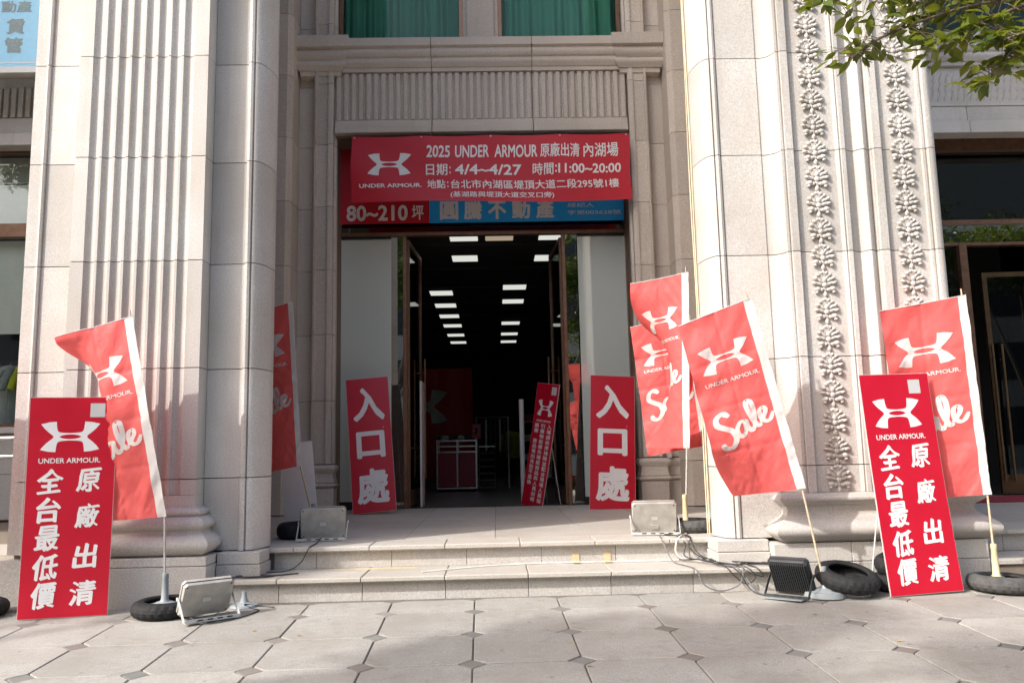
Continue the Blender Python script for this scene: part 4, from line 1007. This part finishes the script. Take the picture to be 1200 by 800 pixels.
for k in range(6): tag(MB().box(-.30+.09*k, -.26+.09*k, 15.82, 16.18, 1.05-.03*(k % 3), 1.64).build('hanging_garment', ('cloth_dark', 'cloth_grey', 'cloth_dark')[k % 3], bevel=.015), 'dark garment hanging on the dim rail in the shop', 'clothing', 'garments on the dim rail')
bx = thing('box_shelf', 'low stack of shelves right of the sales cart', 'shelf', (-.32, 14.9, LZ))
for k in range(7): MB().box(0, .30, 0, .35, .06+.12*k, .075+.12*k).build('shelf', 'steel' if k == 6 else 'alu_dark', bx)
for x in (.0, .29): MB().box(x, x+.01, 0, .35, 0, .82).build('side_panel', 'dark_metal', bx)
def mannequin():
    t = thing('yellow_jacket', 'yellow jacket on a stand among the dim racks', 'jacket', (.32, 16.9, LZ))
    MB().lathe([(.03, .55), (.15, .56), (.16, .8), (.19, 1.0), (.13, 1.08), (.05, 1.10)], 12).build('body', 'cloth_olive', t, smooth=60)
    for sx in (-1, 1): MB().tube([(sx*.16, 0, 1.03), (sx*.23, .02, .8), (sx*.22, -.04, .6)], [.05, .05, .04], 8).build('sleeve', 'cloth_olive', t, smooth=60)
    MB().tube([(0, 0, 0), (0, 0, .6)], .015).build('stand', 'dark_metal', t)
mannequin()
pr = thing('price_sign', 'small dim red price card with a white 7 on the cart', 'sign', (-.43, 14.86, LZ+.93))
MB().box(0, .15, 0, .005, 0, .26).build('card', 'cart_red', pr)
te = MB(); put(te, text2d('7', .075, .13, w=.08, h=.12, bold=.04), lambda x, y, l=0: (x, -.002, y)); te.build('lettering', 'pale_patch', pr)
tag(MB().box(-.99, -.965, 10.75, 11.15, LZ, 1.95).build('leaning_board', 'board_white'), 'white board standing edge-on behind the left door leaf', 'board')
ps = thing('roll_stand', 'pale rolled stand post behind the notice board in the doorway', 'stand', (.36, 11.35, LZ))
MB().tube([(0, 0, 0), (0, 0, 1.40)], .035, 12).build('post', 'board_white', ps, smooth=40)

# garments and blinds in the left shop window
tag(MB().box(-7.5, -4.25, 10.40, 10.43, 2.62, 3.83).build('window_blind', 'blind'), 'pale blind behind the lower left shop window', 'blind', 'blinds in the left shop window')
tag(MB().box(-7.5, -4.25, 10.40, 10.43, 4.0, 4.58).build('window_blind', 'blind'), 'pale lower blind behind the upper left pane', 'blind', 'blinds in the left shop window')
tag(MB().box(-7.5, -4.25, 10.40, 10.43, 4.60, 4.95).build('window_blind', 'blind_dark'), 'grey upper blind behind the upper left pane', 'blind', 'blinds in the left shop window')
gr = thing('garment_rail', 'black rail across the left shop window', 'rail', (-7.4, 10.75, 2.30))
MB().tube([(0, 0, 0), (3, 0, 0)], .014, 8).build('rail', 'dark_metal', gr)
def shirt(x, mat, label, ln=.75):
    t = thing('hanging_shirt', label, 'shirt', (x, 10.75, 2.26), (0, 0, R(70)), 'shirts on the shop rail')
    MB().lathe([(.03, 0), (.10, -.02), (.17, -.08), (.16, -.30), (.15, -ln), (.12, -ln)], 14).xf(Matrix.Diagonal((1, .4, 1, 1))).build('body', mat, t, smooth=60)
    for sx in (-1, 1): MB().tube([(sx*.14, 0, -.07), (sx*.22, 0, -.22), (sx*.25, .01, -.34)], [.055, .05, .048], 8).build('sleeve', mat, t, smooth=60)
    MB().tube([(0, 0, 0), (0, 0, .05)], .004, 5).build('hanger', 'steel', t)
for x, mt, lb_ in ((-6.62, 'cloth_dark', 'dark shirt at the left end of the shop rail'), (-6.47, 'cloth_grey', 'grey shirt next to the dark one on the shop rail'), (-6.33, 'cloth_white', 'white shirt on the shop rail'), (-6.20, 'cloth_grey', 'grey shirt between white and yellow on the rail'), (-6.08, 'cloth_yellow', 'bright yellow shirt on the shop rail'), (-5.92, 'cloth_dark', 'dark shirt right of the yellow one')):
    shirt(x, mt, lb_, .85 if mt != 'cloth_yellow' else .55)
hr = thing('hand_rail', 'pair of steel rails below the left shop window', 'railing', (0, 0, 0))
for z in (1.06, 1.24): MB().tube([(-8.5, 8.2, z), (-4.3, 8.2, z)], .022, 10).build('rail', 'steel', hr, smooth=60)
for x in (-8.3, -4.4): MB().tube([(x, 8.2, .3), (x, 8.2, 1.24)], .02, 10).build('post', 'steel', hr, smooth=60)
tag(MB().box(4.4, 8.6, 9.2, 10.2, LZ, LZ+.012).build('door_mat', 'carpet_red'), 'dark red carpet before the right hand glass doors', 'mat')
# curtains upstairs
for i, (a, b) in enumerate(((-1.93, -.34), (.13, 1.73))):
    S2 = lambda u, v: (a+(b-a)*u, 10.42+.05*math.sin(38*u+2*math.sin(7*u))+.02*math.sin(90*u), 6.1+2.1*v)
    vs, fs = sheetgrid(S2, 110, 4)
    tag(MB().add(vs, fs).build('curtain', 'curtain', None, smooth=180), ('pleated green curtain in the left window above the entrance', 'pleated green curtain in the right window above the entrance')[i], 'curtain', 'curtains in the upper windows')

# ================================================================== TREES
def leaf_mesh(L, w, name, mat):
    return MB().add([(0, 0, 0), (w*.75, L*.28, w*.22), (w, L*.55, w*.25), (w*.45, L*.85, w*.05), (0, L, -w*.35), (-w*.45, L*.85, w*.05), (-w, L*.55, w*.25), (-w*.75, L*.28, w*.22), (0, L*.5, -.0)],
                    [(0, 1, 8), (1, 2, 8), (2, 3, 8), (3, 4, 8), (4, 5, 8), (5, 6, 8), (6, 7, 8), (7, 0, 8)]).mesh(name, mat, smooth=180)
def cloud(centers, n, size, seed, shell=.5):
    rr = random.Random(seed); mb = MB()
    tot = sum(c[3]**2 for c in centers)
    for (cx, cy, cz, r) in centers:
        for _ in range(int(n*r*r/tot)):
            d = Vector((rr.gauss(0, 1), rr.gauss(0, 1), rr.gauss(0, 1))).normalized()
            q = r*(rr.random()**.45)*(.75+.5*noise.noise(d*2.3+Vector((cx, cy, cz))))
            p = Vector((cx, cy, cz))+Vector((d.x*q, d.y*q, d.z*q*.75))
            M = Euler((rr.uniform(-.9, .9), rr.uniform(-.9, .9), rr.uniform(0, 6.28))).to_matrix()
            s = size*rr.uniform(.7, 1.25)
            mb.add([p+M @ Vector(v) for v in ((-s*.5, 0, 0), (0, -s*.22, s*.05), (s*.5, 0, -s*.06), (0, s*.22, s*.05))], [(0, 1, 2), (0, 2, 3)])
    return mb
def tree(label, base, centers, n, size, seed, h0=2.6, r=.14, group='street trees', mat='leaf_far'):
    t = thing('street_tree', label, 'tree', base, (0, 0, 0), group)
    b = Vector(base); fork = Vector((0, 0, h0))
    tk = MB().tube(smoothpath([(0, 0, -.2), (.03, 0, h0*.4), (-.02, .02, h0*.8), (0, 0, h0)], 4), [r*(1.25-.5*i/12) for i in range(13)], 10)
    for c in centers:
        p = Vector(c[:3])-b
        mid = fork*.5+p*.5+Vector((.1, -.1, .15))
        pp = smoothpath([fork-Vector((0, 0, .2)), mid, p], 5); tk.tube(pp, [r*.55*(1-.85*i/(len(pp)-1)) for i in range(len(pp))], 7)
    tk.build('trunk', 'bark', t, smooth=60)
    cr = cloud([(c[0]-b.x, c[1]-b.y, c[2]-b.z, c[3]) for c in centers], n, size, seed).build('crown', mat, t)
    cr['kind'] = 'stuff'
    return t
zs = pz(1.0)
def sunward(p, t): v = Vector(p)+tosun*t; return (v.x, v.y, v.z)
# the tree left of the camera that dapples the paving and shades the foot of the fluted pier
cl = []
for p, t_, r_ in (((.45, 4.75, 0), 13.0, .75), ((1.15, 4.55, 0), 12.6, .70), ((-.35, 4.35, 0), 13.4, .70), ((1.9, 5.1, 0), 12.6, .60), ((.6, 3.6, -.1), 13.2, .9), ((-1.2, 3.5, -.1), 13.6, .70), ((2.6, 4.2, -.1), 12.4, .6),
                  ((-2.75, 5.9, .40), 13.2, .80), ((-3.4, 5.9, .25), 13.0, .70), ((-2.2, 5.9, .65), 13.5, .60)):
    cl.append((*sunward(p, t_), r_))
tree('leafy street tree left of the steps whose shade dapples the paving', (-11.2, -.6, pz(-.6)), cl, 7600, .14, 3, 4.2, .19)
tree('street tree across the road, left of the entrance axis', (-5, -17, zk), [(-5.0, -17.0, 9.0, 2.6), (-7.4, -17.0, 6.6, 2.0), (-2.7, -17.0, 6.8, 2.1), (-5.0, -16.4, 11.2, 2.2), (-3.4, -17.0, 9.2, 1.7), (-6.7, -17.0, 9.0, 1.7)], 7000, .30, 5, 3.2, .2)
tree('street tree across the road, facing the entrance', (2.5, -17.5, zk), [(2.5, -17.5, 9.0, 2.6), (0.10000000000000009, -17.5, 6.6, 2.0), (4.8, -17.5, 6.8, 2.1), (2.5, -16.9, 11.2, 2.2), (4.1, -17.5, 9.2, 1.7), (0.8, -17.5, 9.0, 1.7)], 7000, .30, 6, 3.2, .2)
tree('street tree across the road, far to the right', (20, -17, zk), [(20, -17.0, 9.0, 2.6), (17.6, -17.0, 9.6, 2.4), (22.6, -17.0, 9.8, 2.6), (20, -16.4, 11.4, 2.2), (24.5, -17.0, 10.6, 2.2), (26.4, -17.0, 10.0, 2.2)], 7000, .30, 8, 3.2, .2)
# block across the road, seen only in the glass
ob = thing('office_block', 'pale office block across the road mirrored in the shop glass', 'building', (0, -27, zk))
MB().box(-40, 12, -8, 0, 0, 15).box(12, 50, -8, 0, 0, 25).build('wall', 'cream_wall', ob)
wm = MB().box(0, 3, .002, .06, 0, 2.1).mesh('window', 'dark_metal')
for i in range(16):
    for k in range(4): link('window', wm, ob, (-38+5*i, 0, 1.2+3.6*k))

# the tree whose branch hangs into the top right of the picture
rt_ = thing('street_tree', 'green leafed tree whose branches hang into the top right corner', 'tree', (4.9, 2.7, pz(2.7)), (0, 0, 0), 'street trees')
tb = Vector((4.9, 2.7, pz(2.7)))
def loc_(p): return Vector(p)-tb
MB().tube(smoothpath([loc_((4.9, 2.7, -.3)), loc_((4.93, 2.7, 1.2)), loc_((4.85, 2.75, 2.4)), loc_((4.8, 2.8, 3.4))], 4), [.13-.005*i for i in range(13)], 10).build('trunk', 'bark', rt_, smooth=60)
lfm = [leaf_mesh(.105, .022, 'leaf', 'leaf'), leaf_mesh(.085, .021, 'leaf', 'leaf'), leaf_mesh(.065, .016, 'leaf', 'leaf')]
SPRAYS = [  # branch polylines in world space, hanging in from the right
    [(4.8, 2.8, 3.2), (3.6, 3.3, 3.15), (2.6, 3.5, 3.02), (2.1, 3.55, 2.94), (1.72, 3.55, 2.80), (1.58, 3.52, 2.70)],
    [(4.8, 2.8, 3.3), (3.3, 3.3, 3.25), (2.3, 3.5, 3.10), (1.8, 3.55, 3.02), (1.45, 3.5, 2.97)],
    [(2.6, 3.5, 3.02), (2.3, 3.52, 2.90), (2.12, 3.5, 2.80), (1.95, 3.5, 2.74)],
    [(3.3, 3.3, 3.1), (2.7, 3.45, 2.86), (2.35, 3.48, 2.70), (2.16, 3.48, 2.55)],
    [(3.3, 3.3, 3.25), (2.5, 3.6, 3.08), (2.2, 3.6, 3.06), (1.95, 3.62, 3.02)],
    [(3.4, 3.3, 3.0), (2.7, 3.4, 2.82), (2.42, 3.42, 2.78), (2.22, 3.42, 2.72)],
]
rr = random.Random(21); nleaf = 0; mass = MB()
for bi, sp in enumerate(SPRAYS):
    path = smoothpath([loc_(p)+Vector((.10, 0, .07)) for p in sp], 7); n = len(path)
    br = MB().tube(path, [.010*(1-.85*i/(n-1))+.0015 for i in range(n)], 6)
    spots = []
    for i, p in enumerate(path):
        if (p+tb).x > 2.75 or i < 3: continue
        for _ in range(5):
            d = Vector((rr.uniform(-1, .5), rr.uniform(-.7, .7), rr.uniform(-.6, .5))).normalized()
            L = rr.uniform(.05, .16); e = p+d*L
            br.tube([p, p+d*L*.5+Vector((0, 0, .01)), e], [.0022, .0015, .001], 4, False)
            for f_ in (.25, .5, .75, 1.0): spots.append((p+d*L*f_, d))
    bo = br.build('branch', 'bark', rt_, smooth=60)
    rr.shuffle(spots)
    for p, d in spots[50:125]:
        M_ = Euler((rr.uniform(-.9, .35), rr.uniform(-.8, .8), math.atan2(d.y, d.x)-math.pi/2+rr.uniform(-1.2, 1.2))).to_matrix(); sc_ = rr.uniform(.7, 1.1); me_ = rr.choice(lfm)
        mass.add([p+M_ @ (v_.co*sc_) for v_ in me_.vertices], [tuple(q_.vertices) for q_ in me_.polygons])
    for p, d in spots[:50]:
        yaw = math.atan2(d.y, d.x)-math.pi/2+rr.uniform(-1.2, 1.2)
        link('leaf', rr.choice(lfm), bo, p, (rr.uniform(-.9, .35), rr.uniform(-.8, .8), yaw), (rr.uniform(.55, 1.2),)*3); nleaf += 1
cr = cloud([tuple(loc_((4.6, 2.2, 4.4)))+(1.5,), tuple(loc_((5.6, 3.2, 4.2)))+(1.4,), tuple(loc_((4.3, 3.0, 5.6)))+(1.2,)], 4200, .11, 12).build('crown', 'leaf', rt_); cr['kind'] = 'stuff'
lm_ = mass.build('leaf_mass', 'leaf', rt_, smooth=180); lm_['kind'] = 'stuff'
